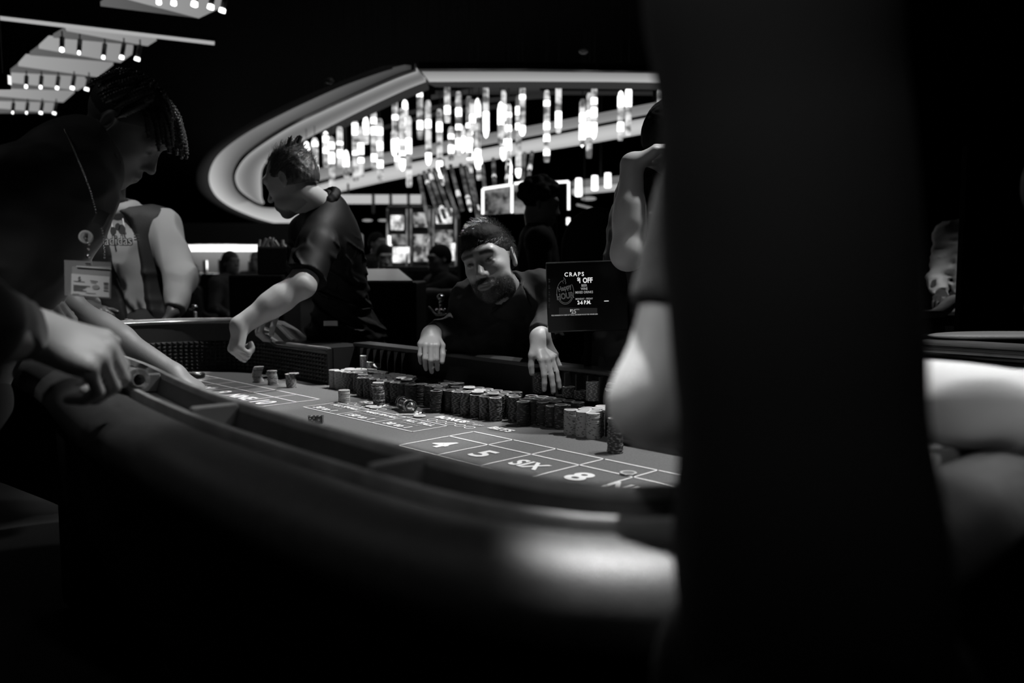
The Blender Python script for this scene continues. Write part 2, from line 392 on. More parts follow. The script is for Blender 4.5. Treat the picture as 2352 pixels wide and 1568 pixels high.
def hand_sdf(S, W, d, back, side, curl=((20, 30, 15),)*4, spread=(4, 1, -2, -6), thumb=((.6, .6, -.35), (.25, .9, -.2)), s=1.0, fist=False, k=.004):
    """side +1 left hand, -1 right hand; d = wrist to knuckles, back = out of the back of the hand"""
    W = np.array(W, float); Y = nrm(d); Zb = nrm(np.array(back, float)-Y*np.dot(back, Y)); X = np.cross(Y, Zb)
    M = np.array([X, Y, Zb]); P = lambda v: W + s*(np.array(v, float) @ M); t = side
    S.ell(P((0, .012, 0)), np.array((.031, .03, .019))*s, M, .015*s)
    tips = []
    for i in range(4):
        xi = t*(.030, .0105, -.010, -.029)[i]; ky = (.082, .086, .081, .072)[i]; kz = (.001, .003, .002, -.001)[i]
        S.cap(P((xi*.55, .012, 0)), P((xi, ky-.006, kz)), .0150*s, .0125*s, .012*s)
    S.ell(P((0, .05, -.007)), np.array((.037, .042, .013))*s, M, .012*s)
    for i in range(4):
        xi = t*(.030, .0105, -.010, -.029)[i]; ky = (.082, .086, .081, .072)[i]; kz = (.001, .003, .002, -.001)[i]
        p = np.array((xi, ky, kz)); a = 0; sp = math.radians(spread[i])*t; r = (.0104, .0106, .0100, .0088)[i]
        S.ell(P(p+np.array((0, -.002, .003))), np.array((.0105, .011, .0095))*s, M, .006*s)
        cu = curl[i] if len(curl) > i else curl[-1]
        for j in range(3):
            a += math.radians(cu[j]); dv = np.array((math.sin(sp)*math.cos(a), math.cos(sp)*math.cos(a), -math.sin(a)))
            q = p+dv*FL[i][j]; S.cap(P(p), P(q), r*s, r*.92*s, k*s); p = q; r *= .93
        tips.append(P(p))
    p = np.array((t*.020, .018, -.006)); q = np.array((t*.044, .050, -.016)); S.cap(P(p), P(q), .0165*s, .0135*s, .012*s)
    for j, (ln, r) in enumerate(((.034, .0115), (.026, .0105))):
        dv = nrm(np.array(thumb[j])*np.array((t, 1, 1))); p = q; q = p+dv*ln; S.cap(P(p), P(q), r*s, r*.9*s, .005*s)
    return tips
def arm_sdf(S, sh, el, wr, f=1.0, k=.02, r=(.049, .040, .041, .030)):
    sh, el, wr = map(lambda v: np.array(v, float), (sh, el, wr))
    S.cap(sh, el, r[0]*f, r[1]*f, k); m = el+(wr-el)*.30
    S.cap(el, el+(wr-el)*.5, r[1]*f*1.02, .0375*f, k+.01); S.cap(el+(wr-el)*.35, wr, .0385*f, r[3]*f, k+.01)
def torso_sdf(S, J, infl=0.0, fat=1.0, k=.05, pelvis=True):
    nk, pv, a, b = [np.array(J[q], float) for q in ('neck', 'pelvis', 'shL', 'shR')]
    U = nrm(nk-pv); R = b-a; R = nrm(R-U*np.dot(R, U)); F = np.cross(U, R); M = np.array([R, F, U]); L = np.linalg.norm(nk-pv)
    bend = np.array(J.get('bend', (0, 0, 0)), float)
    S.ell(pv+U*.68*L+bend, np.array((.155*fat+infl, .108*fat+infl, .21*L/.52+infl)), M, k)
    S.ell(pv+U*.32*L+bend*.8, np.array((.138*fat+infl, .102*fat+infl, .19*L/.52+infl)), M, k)
    if pelvis: S.ell(pv+U*.02, np.array((.155*fat+infl, .112*fat+infl, .13+infl)), M, k)
    for p in (a, b): S.cap(nk-U*.015, p, .056+infl, .056+infl, k)
    return M, U
def folds(amp, sc, stretch=(1, 1, 1), seed=0, ridged=True, M=None):
    def fn(P):
        x, y, z = P
        if M is not None:
            q = [x*M[i][0]+y*M[i][1]+z*M[i][2] for i in range(3)]
        else: q = [x, y, z]
        wv = .035*vnoise(q, 7, seed+5); q = [(q[i]+wv)*stretch[i] for i in range(3)]
        n = vnoise(q, sc, seed)
        if ridged: n = .5-np.abs(n)*3.2
        return -amp*n
    return fn
def make_person(label, J, skin, h=.0045, base=None, shirt=None, shirt_h=.006, trousers=None, head=True, tone=None, hair=None, long_sleeve=True, sleeve_r=(.066, .056), sleeve_t=.62, infl=.014, fat=1.0, fold=None, group=None, hs=1.0, hands=True, cuff=.93, shirt_name='shirt', shirt_ops=None, body_ops=None, jaw=1.0, hair_mat=None, cat='person', hands_s=1.0, skip_shirt=False, armf=1.0, nose=1.0, lid_eyes=True):
    pv = np.array(J['pelvis'], float); base = (pv[0], pv[1], 0) if base is None else base
    T = thing('person', label, cat, base, group)
    S = SDF(); torso_sdf(S, J, -.012, fat, .05, True)
    if head:
        c = np.array(J['head'], float); M = frame(J['hf'], J['hu'])
        S.cap(c+hs*(np.array((0, -.028, -.06)) @ M), np.array(J['neck'], float), .054*hs, .060*hs, .02); L = head_sdf(S, c, M, hs, jaw=jaw, nose=nose)
    for sd, t in (('L', 1), ('R', -1)):
        if 'el'+sd not in J: continue
        arm_sdf(S, J['sh'+sd], J['el'+sd], J['wr'+sd], armf)
        if hands and 'hand'+sd in J:
            hd = dict(J['hand'+sd]); d = hd.pop('d'); b = hd.pop('back'); S.cap(J['wr'+sd], np.array(J['wr'+sd])+nrm(d)*.012, .027*armf, .026*armf, .015)
            hand_sdf(S, J['wr'+sd], d, b, t, s=hands_s, **hd)
    if body_ops: body_ops(S)
    tf = None
    if head: tf = lambda V: head_tone(V, c, M, hs, **(tone or {}))
    body = sdf_obj('body', S, h, skin, T, tf)
    if not skip_shirt:
        G = SDF(); MM, U = torso_sdf(G, J, infl, fat, .05)
        nk = np.array(J['neck'], float)
        for sd in 'LR':
            if 'el'+sd not in J: continue
            sh, el, wr = [np.array(J[q+sd], float) for q in ('sh', 'el', 'wr')]
            if long_sleeve:
                G.cap(sh, el, sleeve_r[0], sleeve_r[1], .04); G.cap(el, el+(wr-el)*cuff, sleeve_r[1], sleeve_r[1]*.72, .03, flat=True)
            else: G.cap(sh, sh+(el-sh)*sleeve_t, sleeve_r[0], sleeve_r[1], .035, flat=True)
        if shirt_ops: shirt_ops(G, MM, U)
        G.disp(fold or folds(.006, 14, (1, 1, 1.4), 3))
        hc = np.array(J['head'], float) if head else nk+U*.15
        G.cap(nk+nrm(hc-nk)*.035, nk+nrm(hc-nk)*.16, .058*hs, .085*hs, .006, 'sub')
        tag(sdf_obj(shirt_name, G, shirt_h, shirt, T))
    if trousers is not None:
        B = SDF(); q = J.get('legs')
        M2 = np.array([RV, HV, ZV])
        if q is None:
            a, b = np.array(J['shL'], float), np.array(J['shR'], float); R = b-a; R[2] = 0; R = nrm(R); F = np.cross(ZV, R)
            q = [(pv-R*.085, pv-R*.09-ZV*.43+F*.02, np.array((*(pv-R*.1)[:2], .09))), (pv+R*.085, pv+R*.09-ZV*.43+F*.02, np.array((*(pv+R*.1)[:2], .09)))]
        else: R = None
        B.ell(pv-ZV*.03, np.array((.17, .15, .14))*fat, None, .05)
        for hp, kn, an in q:
            B.cap(hp, kn, .088*fat, .066, .04); B.cap(kn, an, .066, .052, .03)
        sdf_obj('trousers', B, .012, trousers, T)
        for hp, kn, an in q:
            F = nrm(np.array(J.get('face', (J['hf'][0], J['hf'][1], 0)))*np.array((1, 1, 0)))
            X = SDF(); X.cap(np.array((an[0], an[1], .045))-F*.05, np.array((an[0], an[1], .035))+F*.14, .045, .038, .02); X.cut((0, 0, .002), (0, 0, -1))
            sdf_obj('shoe', X, .01, mat('shoe_leather', .02, .4), T)
    if hair is not None and head:
        Hh = SDF(); hair(Hh, c, M, hs); hm = hair_mat or mat('dark_hair', .016, .45, bump=.6, bscale=300)
        sdf_obj('hair', Hh, max(h*.8, .0032), hm, T)
    return T, body
def beard_strands(T, body, c, M, s, n, m, seed=3, length=(.004, .009), r=.0006, thr=.3, **tone):
    me = body.data; V = np.empty(len(me.vertices)*3, np.float32); me.vertices.foreach_get('co', V); V = V.reshape(-1, 3).astype(float)
    N = np.empty(len(me.vertices)*3, np.float32); me.vertex_normals.foreach_get('vector', N); N = N.reshape(-1, 3).astype(float)
    t = np.empty(len(V), np.float32); me.attributes['tone'].data.foreach_get('value', t)
    q = ((V-np.array(c)) @ M.T)/s; idx = np.nonzero((t < thr) & (q[:, 2] < -.035) & (q[:, 1] > -.03) & (np.abs(q).max(1) < .14))[0]
    if len(idx) == 0: return
    rg = np.random.default_rng(seed); b = MB()
    for i in rg.choice(idx, n):
        d = nrm(N[i]*.45-M[2]*.8+rg.normal(0, .25, 3)); L_ = rg.uniform(*length); p = V[i]+rg.normal(0, .0012, 3); b.tube([p, p+d*L_*.6, p+d*L_-M[2]*.001], [r, r*.8, r*.2], 3, False)
    tag(b.build('beard', m, T, True), kind='stuff')
def strands(T, c, M, s, n, m, hairline=.06, length=(.014, .024), comb=(0, -.6, .35), r=.0006, seed=5, low=-.02, lift=.5, rad=(.080, .101, .092), off=(0, -.02, .036), jitter=.35, ok=None):
    rg = np.random.default_rng(seed); b = MB(); c = np.array(c); k = 0
    while k < n:
        v = nrm(rg.normal(0, 1, 3)); p = v*np.array(rad)+np.array(off)
        if p[2] < low+.03*(p[1] > -.02) or (p[1] > .0 and p[2] < .045+hairline*.6*max(0, p[1])/.08): continue
        if ok is not None and not ok(p): continue
        k += 1; cb = np.array(comb); tg = cb-v*np.dot(cb, v); d = nrm(tg+v*lift+rg.normal(0, jitter, 3)); L_ = rg.uniform(*length)
        q = [p, p+d*L_*.5, p+(d*.85+tg*.3-np.array((0, 0, .12)))*L_]
        b.tube([c+s*(x @ M) for x in q], [r*s, r*.8*s, r*.25*s], 3, False)
    return tag(b.build('hair_strands', m, T, True), kind='stuff')
def short_hair(amp=.0012, hairline=.062, thick=.006, seed=1, sides=True, back=-.05, widow=0.0, nsc=(160, 50, 160), top=0.0):
    def f(S, c, M, s):
        L = lambda x, y, z: np.array(c)+s*(np.array([x, y, z]) @ M)
        S.ell(L(0, -.020, .038), np.array((.078+thick*.5, .100+thick*.5, .088+thick))*s, M, .01)
        if top: S.ell(L(0, .028, .088), np.array((.060, .050, .026+top))*s, M, .03)
        if sides: S.ell(L(0, -.034, .0), np.array((.0775+thick*.4, .082+thick*.4, .075))*s, M, .02)
        # face opening
        S.ell(L(0, .122, -.03), np.array((.064, .080, .045+hairline))*s, M, .012, 'sub')
        for sg in (-1, 1):
            S.ell(L(sg*.085, .0, -.02), np.array((.02, .032, .045))*s, M, .01, 'sub')
            if widow: S.ell(L(sg*.035, .085, .085), np.array((.02, .035, .03))*s*widow, M, .01, 'sub')
        S.ell(L(0, .03, -.12), np.array((.12, .1, .08))*s, M, .015, 'sub')
        S.cut(L(0, -.1, back), -M[2]+M[1]*.3)
        def dn(P):
            q = [sum((P[j]-c[j])*M[i][j] for j in range(3)) for i in range(3)]
            wv = vnoise(q, 25, seed+1)*.012
            return -amp*2*vnoise([q[0]*nsc[0]/100+wv*2, q[1]*nsc[1]/100+wv, q[2]*nsc[2]/100], 100, seed)
        S.disp(dn)
    return f
# ------------------------------------------------------------------ the room
FE = 0.74
def struct(name, o): o['kind'] = 'structure'; return o
M_floor = mat('casino_carpet', .012, .95, noise=.5, nscale=3)
M_black = mat('black_paint', .0015, .9, spec=.05)
struct('floor', MB().box((-12, 12, -.05), (26, 26, .05)).build('floor', M_floor))
struct('ceiling', MB().box((-12, 12, 4.25), (26, 26, .05)).build('ceiling', M_black))
for nm, c, hh in (('wall_left', (-38, 12, 2.1), (.1, 26, 2.2)), ('wall_back', (-12, 38, 2.1), (26, .1, 2.2)), ('wall_right', (14, 12, 2.1), (.1, 26, 2.2)), ('wall_front', (-12, -14, 2.1), (26, .1, 2.2))):
    struct(nm, MB().box(c, hh).build(nm, M_black))

# ------------------------------------------------------------------ craps table
TB = thing('craps_table', 'long craps table with lit grey felt, black padded rail and numbered layout', 'table', (-2.1, 1.2, 0))
def arc(cx, cy, r, a0, a1, n=12): return [(cx+r*math.cos(math.radians(a0+(a1-a0)*i/n)), cy+r*math.sin(math.radians(a0+(a1-a0)*i/n))) for i in range(n+1)]
ctrl = [(-2.80, 1.73), (-3.0, 1.73), (-3.2, 1.73)]+arc(-3.28, 1.39, .34, 90, 180)+[(-3.62, 1.2)]+arc(-3.30, .98, .32, 180, 255)+[(-3.0, .685), (-2.7, .725), (-2.34, .763), (-2.0, .735), (-1.69, .683), (-1.51, .655), (-1.37, .639), (-1.2, .624), (-1.0, .615), (-.84, .612), (-.70, .613), (-.60, .624), (-.535, .645), (-.49, .685), (-.468, .75), (-.46, .85), (-.46, 1.1), (-.46, 1.35)]+arc(-.78, 1.41, .32, 0, 90)+[(-.9, 1.73), (-1.1, 1.73), (-1.42, 1.73)]
def resample(pts, step):
    P = np.array(pts, float); out = []
    for i in range(len(P)-1):
        p0, p1, p2, p3 = P[max(i-1, 0)], P[i], P[i+1], P[min(i+2, len(P)-1)]
        n = max(1, int(np.linalg.norm(p2-p1)/step))
        for k in range(n):
            t = k/n; out.append(.5*((2*p1)+(-p0+p2)*t+(2*p0-5*p1+4*p2-p3)*t*t+(-p0+3*p1-3*p2+p3)*t**3))
    out.append(P[-1]); return np.array(out)
PATH = resample(ctrl, .03)
TAN = np.gradient(PATH, axis=0); TAN /= np.linalg.norm(TAN, axis=1)[:, None]
for _ in range(2):
    TAN[1:-1] = (TAN[:-2]+TAN[1:-1]*2+TAN[2:]); TAN /= np.linalg.norm(TAN, axis=1)[:, None]
NOR = np.stack([TAN[:, 1], -TAN[:, 0]], 1)  # outwards
def sstep(x): x = min(max(x, 0), 1); return x*x*(3-2*x)
def drop(p):
    if p[1] < 1.55: return 0.0
    return .088*max(sstep((p[0]+3.40)/.20)*(p[0] < -2.1), sstep((-.74-p[0])/.20)*(p[0] > -2.1))
def sweep(name, prof, m, parent, i0=0, i1=None, dropz=.90, smooth=True, ang=40):
    i1 = len(PATH) if i1 is None else i1; n = len(prof); vs = []; fs = []
    for i in range(i0, i1):
        dz = drop(PATH[i])
        for o, z in prof:
            q = PATH[i]+NOR[i]*o; vs.append((q[0], q[1], z-dz*sstep((z-FE)/(dropz-FE))))
    for i in range(i1-i0-1):
        for k in range(n):
            a = i*n+k; b = i*n+(k+1) % n; fs.append((a, a+n, b+n, b))
    fs.append(tuple(range(n))); fs.append(tuple(range((i1-i0-1)*n+n-1, (i1-i0-1)*n-1, -1)))
    o = mesh_obj(name, vs, fs, m, parent, True)
    try: o.data.set_sharp_from_angle(angle=math.radians(ang))
    except Exception: pass
    return o
M_felt = mat('table_felt', .15, .95, spec=.1, noise=.13, nscale=220, bump=.5, bscale=900)
M_print = mat('layout_print', .80, .9, spec=.1)
M_printd = mat('layout_print_grey', .38, .9, spec=.1)
M_wood = mat('rail_wood', .24, .45, noise=.3, nscale=20)
M_rub = mat('black_rubber', .022, .42, spec=.5)
M_leather = mat('armrest_leather', .05, .45, bump=.35, bscale=350, noise=.2, nscale=60)
M_chrome = mat('brushed_metal', .5, .22, metal=1.0)
M_dark = mat('dark_laminate', .007, .6, spec=.25)
dealer_in = [(-1.42, 1.86), (-2.80, 1.86)]
poly = [tuple(PATH[i]+NOR[i]*.006) for i in range(len(PATH))]+dealer_in
felt = MB().prism(poly, .70, FE).build('felt', M_felt, TB)
sweep('inner_wall', [(.0, .705), (.016, .705), (.016, .960), (.0, .960)], mat('inner_wall_vinyl', .012, .55), TB)
sweep('wall_trim', [(-.005, .950), (-.006, .966), (-.001, .973), (.010, .973), (.014, .968), (.014, .950)], M_wood, TB)
sweep('metal_trim', [(-.0075, .9535), (-.0095, .9555), (-.0095, .9605), (-.0075, .9625), (-.0055, .9605), (-.0055, .9555)], M_chrome, TB)
sweep('chip_trough', [(.013, .962), (.016, .962), (.024, .936), (.074, .936), (.083, .962), (.086, .962), (.086, .925), (.013, .925)], mat('trough_wood', .06, .5, noise=.3, nscale=25), TB)
sweep('outer_trim', [(.085, .940), (.085, .962), (.089, .967), (.098, .967), (.101, .962), (.101, .940)], M_wood, TB)
sweep('armrest', [(.100, .91), (.101, .944), (.108, .955), (.125, .961), (.150, .962), (.175, .956), (.198, .942), (.212, .922), (.214, .902), (.205, .888), (.185, .88), (.12, .88)], M_leather, TB)
sweep('apron', [(.150, .885), (.172, .885), (.150, .62), (.10, .56), (.085, .56), (.130, .62)], M_dark, TB, dropz=.9)
# dividers across the chip trough
cum = np.concatenate([[0], np.cumsum(np.linalg.norm(np.diff(PATH, axis=0), axis=1))])
def near_index(x, y): return int(np.argmin((PATH[:, 0]-x)**2+(PATH[:, 1]-y)**2))
for (x, y) in [(-.755, .61), (-1.258, .63), (-1.735, .69), (-2.25, .76), (-2.75, .71), (-3.62, 1.3), (-.46, 1.0), (-.46, 1.45)]:
    i = near_index(x, y); a = PATH[i]+NOR[i]*.014; b = PATH[i]+NOR[i]*.088
    M = np.array([np.append(TAN[i], 0), np.append(NOR[i], 0), ZV])
    MB().box(np.append((a+b)/2, .955), (.007, .037, .019), M, .003).build('trough_divider', mat('divider_wood', .28, .5), TB)
# rubber pyramids lining the ends
vs = []; fs = []; pitch = .0225; rows = 8; rh = .0158
s_tot = cum[-1]; ncol = int(s_tot/pitch)
def p_at(s):
    i = min(max(int(np.searchsorted(cum, s))-1, 0), len(PATH)-2); t = (s-cum[i])/(cum[i+1]-cum[i]+1e-9); return PATH[i]+(PATH[i+1]-PATH[i])*t, nrm(NOR[i]+(NOR[i+1]-NOR[i])*t)
for c in range(ncol):
    p0, n0 = p_at(c*pitch); p1, n1 = p_at((c+1)*pitch); pm = (p0+p1)/2; nm = nrm(n0+n1); dz = drop(pm)
    for r in range(rows):
        if dz > .04 and r > 6: continue
        z0 = FE+.006+r*rh; z1 = z0+rh; n = len(vs)
        e = .0015
        vs += [(p0[0]-n0[0]*e, p0[1]-n0[1]*e, z0), (p1[0]-n1[0]*e, p1[1]-n1[1]*e, z0), (p1[0]-n1[0]*e, p1[1]-n1[1]*e, z1), (p0[0]-n0[0]*e, p0[1]-n0[1]*e, z1), (pm[0]-nm[0]*.0125, pm[1]-nm[1]*.0125, (z0+z1)/2)]
        fs += [(n+1, n, n+4), (n+2, n+1, n+4), (n+3, n+2, n+4), (n, n+3, n+4)]
tag(mesh_obj('rubber_lining', vs, fs, M_rub, TB), 'black rubber pyramids lining the table ends', kind='stuff')
# the low wall on the dealers' side
MB().box((-2.11, 1.885, .79), (.70, .025, .095)).build('dealer_wall', M_dark, TB)
MB().box((-2.11, 1.893, .889), (.705, .042, .007), None, .003).build('dealer_wall_cap', mat('cap_wood', .022, .4), TB)
for sx, xx in ((-1, -2.80), (1, -1.42)):
    MB().box((xx-sx*-.008, 1.80, .81), (.010, .075, .07)).build('return_wall', M_dark, TB)
for x0, x1 in ((-3.2, -2.795), (-1.425, -1.0)):
    MB().box(((x0+x1)/2, 1.84, .79), ((x1-x0)/2, .09, .09)).build('end_block', M_dark, TB)
# chip racks sunk in the dealers' wall: fins and sill, chips in the grooves
def rack(x0, n, pitch):
    MB().box((x0+n*pitch/2, 1.8485, .805), (n*pitch/2+.004, .0115, .0042)).build('rack_sill', mat('rack_wood', .012, .5), TB)
    for i in range(n+1):
        MB().box((x0+i*pitch, 1.846, .842), (.0022, .014, .038)).build('rack_fin', mat('rack_wood', .012, .5), TB)
rack(-2.735, 6, .0445); rack(-1.80, 6, .0445)
# pedestal
for x in (-3.0, -1.2):
    MB().box((x, 1.2, .31), (.18, .34, .30), None, .02).build('pedestal', M_dark, TB)
MB().box((-2.1, 1.22, .66), (1.35, .46, .035)).build('table_bed', M_dark, TB)

# ---------- printed layout
ZP = FE+.0012
def pline(a, b, wd=.0065, m=None):
    a = np.array(a, float); b = np.array(b, float); t = nrm(b-a); n = np.array([-t[1], t[0]])*wd/2; a = a-t*wd/2; b = b+t*wd/2
    return mesh_obj('layout_line', [(*(a+n), ZP), (*(a-n), ZP), (*(b-n), ZP), (*(b+n), ZP)], [(0, 1, 2, 3)], m or M_print, felt)
def ptext(s, size, x, y, m=None, sx=1.0, off=.0, sp=1.0): return text('printed_lettering', s, size, (x, y, ZP+.0004), (1, 0, 0), (0, 1, 0), m or M_print, felt, offset=off, sx=sx, space=sp)
for xs, names in (([-1.7145+.1545*i for i in range(7)], ['4', '5', 'SIX', '8', 'NINE', '10']), ([-2.512-.1545*i for i in range(6, -1, -1)], ['4', '5', 'SIX', '8', 'NINE', '10'])):
    for y in (1.515, 1.427, 1.260): pline((xs[0], y), (xs[-1], y), .0058)
    for x in xs: pline((x, 1.260), (x, 1.515), .0050)
    for i, nme in enumerate(names):
        cx = (xs[i]+xs[i+1])/2
        big = len(nme) < 3
        ptext(nme, .098 if big else .078, cx-.006, 1.343, None, 1.05 if len(nme) == 1 else (.95 if len(nme) == 2 else .82), .0028 if big else .0022)
# bonus bets
bx = [-2.411, -2.2155, -2.024, -1.831]
for y in (1.392, 1.517): pline((bx[0], y), (bx[-1], y), .0048)
for x in bx: pline((x, 1.392), (x, 1.517), .0038)
for i, (a, b, sz) in enumerate((('ALL SMALL', '30 to 1', .032), ("MAKE 'EM ALL", '150 to 1', .027), ('ALL TALL', '30 to 1', .032))):
    cx = (bx[i]+bx[i+1])/2
    ptext(a, sz, cx+.004, 1.488, None, .98, .0012); ptext('2 3 4 5 6' if i == 0 else ('2 3 4 5 6 + 8 9 10 11 12' if i == 1 else '8 9 10 11 12'), .0165, cx, 1.456, M_printd, 1.0, .0003)
    ptext(b, .040, cx-.01, 1.420, None, 1.0, .0014)
for x0 in (-2.36, -1.935):
    for k in range(5):
        cx = x0+k*.042; r = .0165
        pts = [(cx+r*math.cos(t), 1.546+r*math.sin(t)) for t in np.linspace(0, 2*math.pi, 21)]
        rg = MB(); vs = []
        for t in np.linspace(0, 2*math.pi, 24, endpoint=False): vs += [(cx+r*math.cos(t), 1.546+r*math.sin(t), ZP), (cx+(r-.0028)*math.cos(t), 1.546+(r-.0028)*math.sin(t), ZP)]
        rg.add(vs, [(2*q, (2*q+2) % 48, (2*q+3) % 48, 2*q+1) for q in range(24)]).build('printed_ring', M_print, felt)
        ptext(str(k+1), .018, cx, 1.546, M_printd)
for x0 in (-2.30, -1.90):
    ptext('BONUS', .042, x0, 1.590, None, .95, .0020); ptext('Craps', .036, x0+.108, 1.589, M_printd, .8, .0010); ptext('BETS', .042, x0+.215, 1.590, None, .95, .0020)

# ---------- chips
def chip_mesh(name, body, spot, face, rim, nspots=6, n=24):
    R = .0195; T = .0033; prof = [(.0001, 0, 2), (R-.0007, 0, 0), (R, .0006, 0), (R, T-.0006, 0), (R-.0007, T, 3), (.0132, T, 2), (.0127, T-.0002, 2), (.0001, T-.0002, 2)]
    vs = []; fs = []; mi = []
    for r, z, _ in prof:
        for k in range(n): vs.append((r*math.cos(2*math.pi*k/n), r*math.sin(2*math.pi*k/n), z))
    for i in range(len(prof)-1):
        for k in range(n):
            a = i*n+k; b = i*n+(k+1) % n; fs.append((a, b, b+n, a+n))
            sp = k % (n//nspots) < 1
            mi.append({0: 2, 1: 0, 2: 1 if sp else 0, 3: 0, 4: 3, 5: 2, 6: 2}[i])
    me = bpy.data.meshes.new(name); me.from_pydata(vs, [], fs); me.update()
    for m in (body, spot, face, rim): me.materials.append(m)
    me.polygons.foreach_set('material_index', mi); me.shade_smooth()
    try: me.set_sharp_from_angle(angle=math.radians(35))
    except Exception: pass
    return me
CM = {
 'white': chip_mesh('white_chip', mat('chip_white', .33, .5), mat('chip_dark_spot', .07, .5), mat('chip_inlay_light', .42, .5), mat('chip_rim_white', .66, .45), 4),
 'grey': chip_mesh('grey_chip', mat('chip_grey', .16, .5), mat('chip_light_spot', .5, .5), mat('chip_inlay_grey', .2, .5), mat('chip_rim_grey', .55, .45), 8),
 'dark': chip_mesh('dark_chip', mat('chip_dark', .030, .5), mat('chip_grey_spot', .16, .5), mat('chip_inlay_dark', .06, .5), mat('chip_rim_mid', .42, .45), 6),
 'black': chip_mesh('black_chip', mat('chip_black', .016, .5), mat('chip_mid_spot', .09, .5), mat('chip_inlay_dark', .06, .5), mat('chip_rim_dark', .2, .45), 4),
 'speck': chip_mesh('speckled_chip', mat('chip_speck', .036, .5), mat('chip_speck_spot', .24, .5), mat('chip_inlay_dark', .06, .5), mat('chip_rim_mid', .42, .45), 8),
 'cream': chip_mesh('cream_chip', mat('chip_cream', .48, .5), mat('chip_cream_spot', .25, .5), mat('chip_inlay_light', .42, .5), mat('chip_rim_white', .66, .45), 4),
}
CN = {'white': 'white', 'grey': 'grey', 'dark': 'dark grey', 'black': 'black', 'speck': 'dark speckled', 'cream': 'cream'}
NCHIP = [0]; STUFF = []
def chip(kind, x, y, z, rot=0, tilt=(0, 0), label='', group=None):
    o = bpy.data.objects.new('casino_chip', CM[kind]); COL.objects.link(o); o.location = (x, y, z); o.rotation_euler = (tilt[0], tilt[1], rot)
    tag(o, label, 'chip', group); NCHIP[0] += 1; return o
def stack(kinds, x, y, n, label, group, jit=.0006, lean=None, twist=True, z0=FE):
    for i in range(n):
        k = kinds if isinstance(kinds, str) else kinds[i % len(kinds)]
        dx, dy = (random.gauss(0, jit), random.gauss(0, jit))
        if lean: l = lean(i/n); dx += l[0]; dy += l[1]
        chip(k, x+dx, y+dy, z0+.0002+i*.0034, random.uniform(0, 6.28) if twist else random.gauss(0, .25), (0, 0), label, group)
def R2(a): return (RV[0]*a, RV[1]*a)
stack(['cream']*5+['white']*2+['cream'], -3.077, 1.58, 18, 'cream chip in the tall wavy stack left of the other two lone stacks', 'tall cream stack', .0008, lambda t: R2(.0045*math.sin(t*5+2.6)))
stack(['cream', 'grey', 'white', 'grey', 'cream', 'white'], -2.963, 1.583, 16, 'cream and grey chip in the middle lone stack before the leaning dealer', 'middle mixed stack', .0009, lambda t: R2(-.004*t+.0015*math.sin(t*6)))
stack('grey', -2.844, 1.596, 15, 'grey white-spotted chip in the short stack left of the chip bank', 'spotted grey stack', .0007, lambda t: R2(-.006*t))
chip('grey', -2.838, 1.602, FE+.0002+15*.0034, .6, (0, 0), 'spotted grey chip jutting out on top of its short stack')
stack('cream', -2.408, 1.546, 12, 'pale chip in the neat stack on the bonus bets corner', 'pale stack on bonus bets', .0005)
stack(['speck']*3+['dark', 'speck', 'grey'], -2.275, 1.593, 20, 'dark chip in the tall stack before the chip bank beside the glass tube', 'tall dark stack', .0008, lambda t: R2(.003*math.sin(t*4)-.004*t))
for i in range(2): chip('white', -2.2785+.001*i, 1.5945, FE+.0002+(20+i)*.0034, i, (0, 0), 'pale chip topping the tall dark stack beside the glass tube', 'pale chips topping the tall dark stack')
stack(['dark', 'speck'], -1.279, 1.591, 25, 'dark chip in the stack half hidden by the blurred foreground figure', 'half hidden dark stack', .0007)
for i, (x, y) in enumerate([(-2.254, 1.549), (-2.224, 1.545)]): chip('white', x, y, FE+.0012, i, (0, 0), ['thin pale button chip lying on felt, left of two below the tall dark stack', 'thin pale button chip lying on felt, right of two below the tall dark stack'][i])
chip('white', -2.004, 1.552, FE+.0012, 1, (0, 0), 'single pale chip lying on printed rings right of the glass tube')
chip('grey', -1.121, 1.441, FE+.0012, 1, (0, 0), 'single grey chip lying on the felt beside the printed 8')
# the bank: rows of twenty, front row heights read off the photograph
bank = []  # x, y, kind, front
def fillrow(x0, x1, yf, kinds, yb=1.815, sp=.0402):
    n = max(1, int(round((x1-x0)/sp))); rowi = 0; y = yf
    while y <= yb:
        for i in range(n+1):
            x = x0+(x1-x0)*i/max(n, 1)+(sp/2 if rowi % 2 else 0)+random.gauss(0, .0008)
            if rowi % 2 and i == n: continue
            k = kinds(x); bank.append((x, y+random.gauss(0, .0008), k, rowi == 0))
        y += sp*.868; rowi += 1
fillrow(-2.725, -2.53, 1.708, lambda x: 'cream' if x < -2.66 else 'grey' if x < -2.62 else 'speck')
fillrow(-2.482, -2.20, 1.668, lambda x: 'speck' if x < -2.28 else 'black')
fillrow(-2.185, -2.10, 1.702, lambda x: 'black')
fillrow(-2.035, -2.035, 1.641, lambda x: 'black'); bank[:] = [b for b in bank if not (abs(b[0]+2.035) < .015 and b[1] > 1.67)]
fillrow(-2.06, -1.80, 1.678, lambda x: 'black' if x < -1.99 else 'speck')
fillrow(-1.757, -1.757, 1.715, lambda x: 'speck')
fillrow(-1.722, -1.58, 1.722, lambda x: 'dark'); bank.append((-1.691, 1.684, 'dark', True))
fillrow(-1.508, -1.43, 1.686, lambda x: 'white')
bank[:] = [b for b in bank if b[0] < -1.405]
print('stacks in bank', len(bank))
KL = {'white': 'white', 'cream': 'cream', 'grey': 'mid grey', 'dark': 'dark grey', 'black': 'black', 'speck': 'dark speckled'}
order = sorted(range(len(bank)), key=lambda i: (not bank[i][3], math.hypot(bank[i][0], bank[i][1])))
vs = []; fs = []; mis = []; budget = 57
tm = [mat('chip_white', 0), mat('chip_dark_spot', 0)]
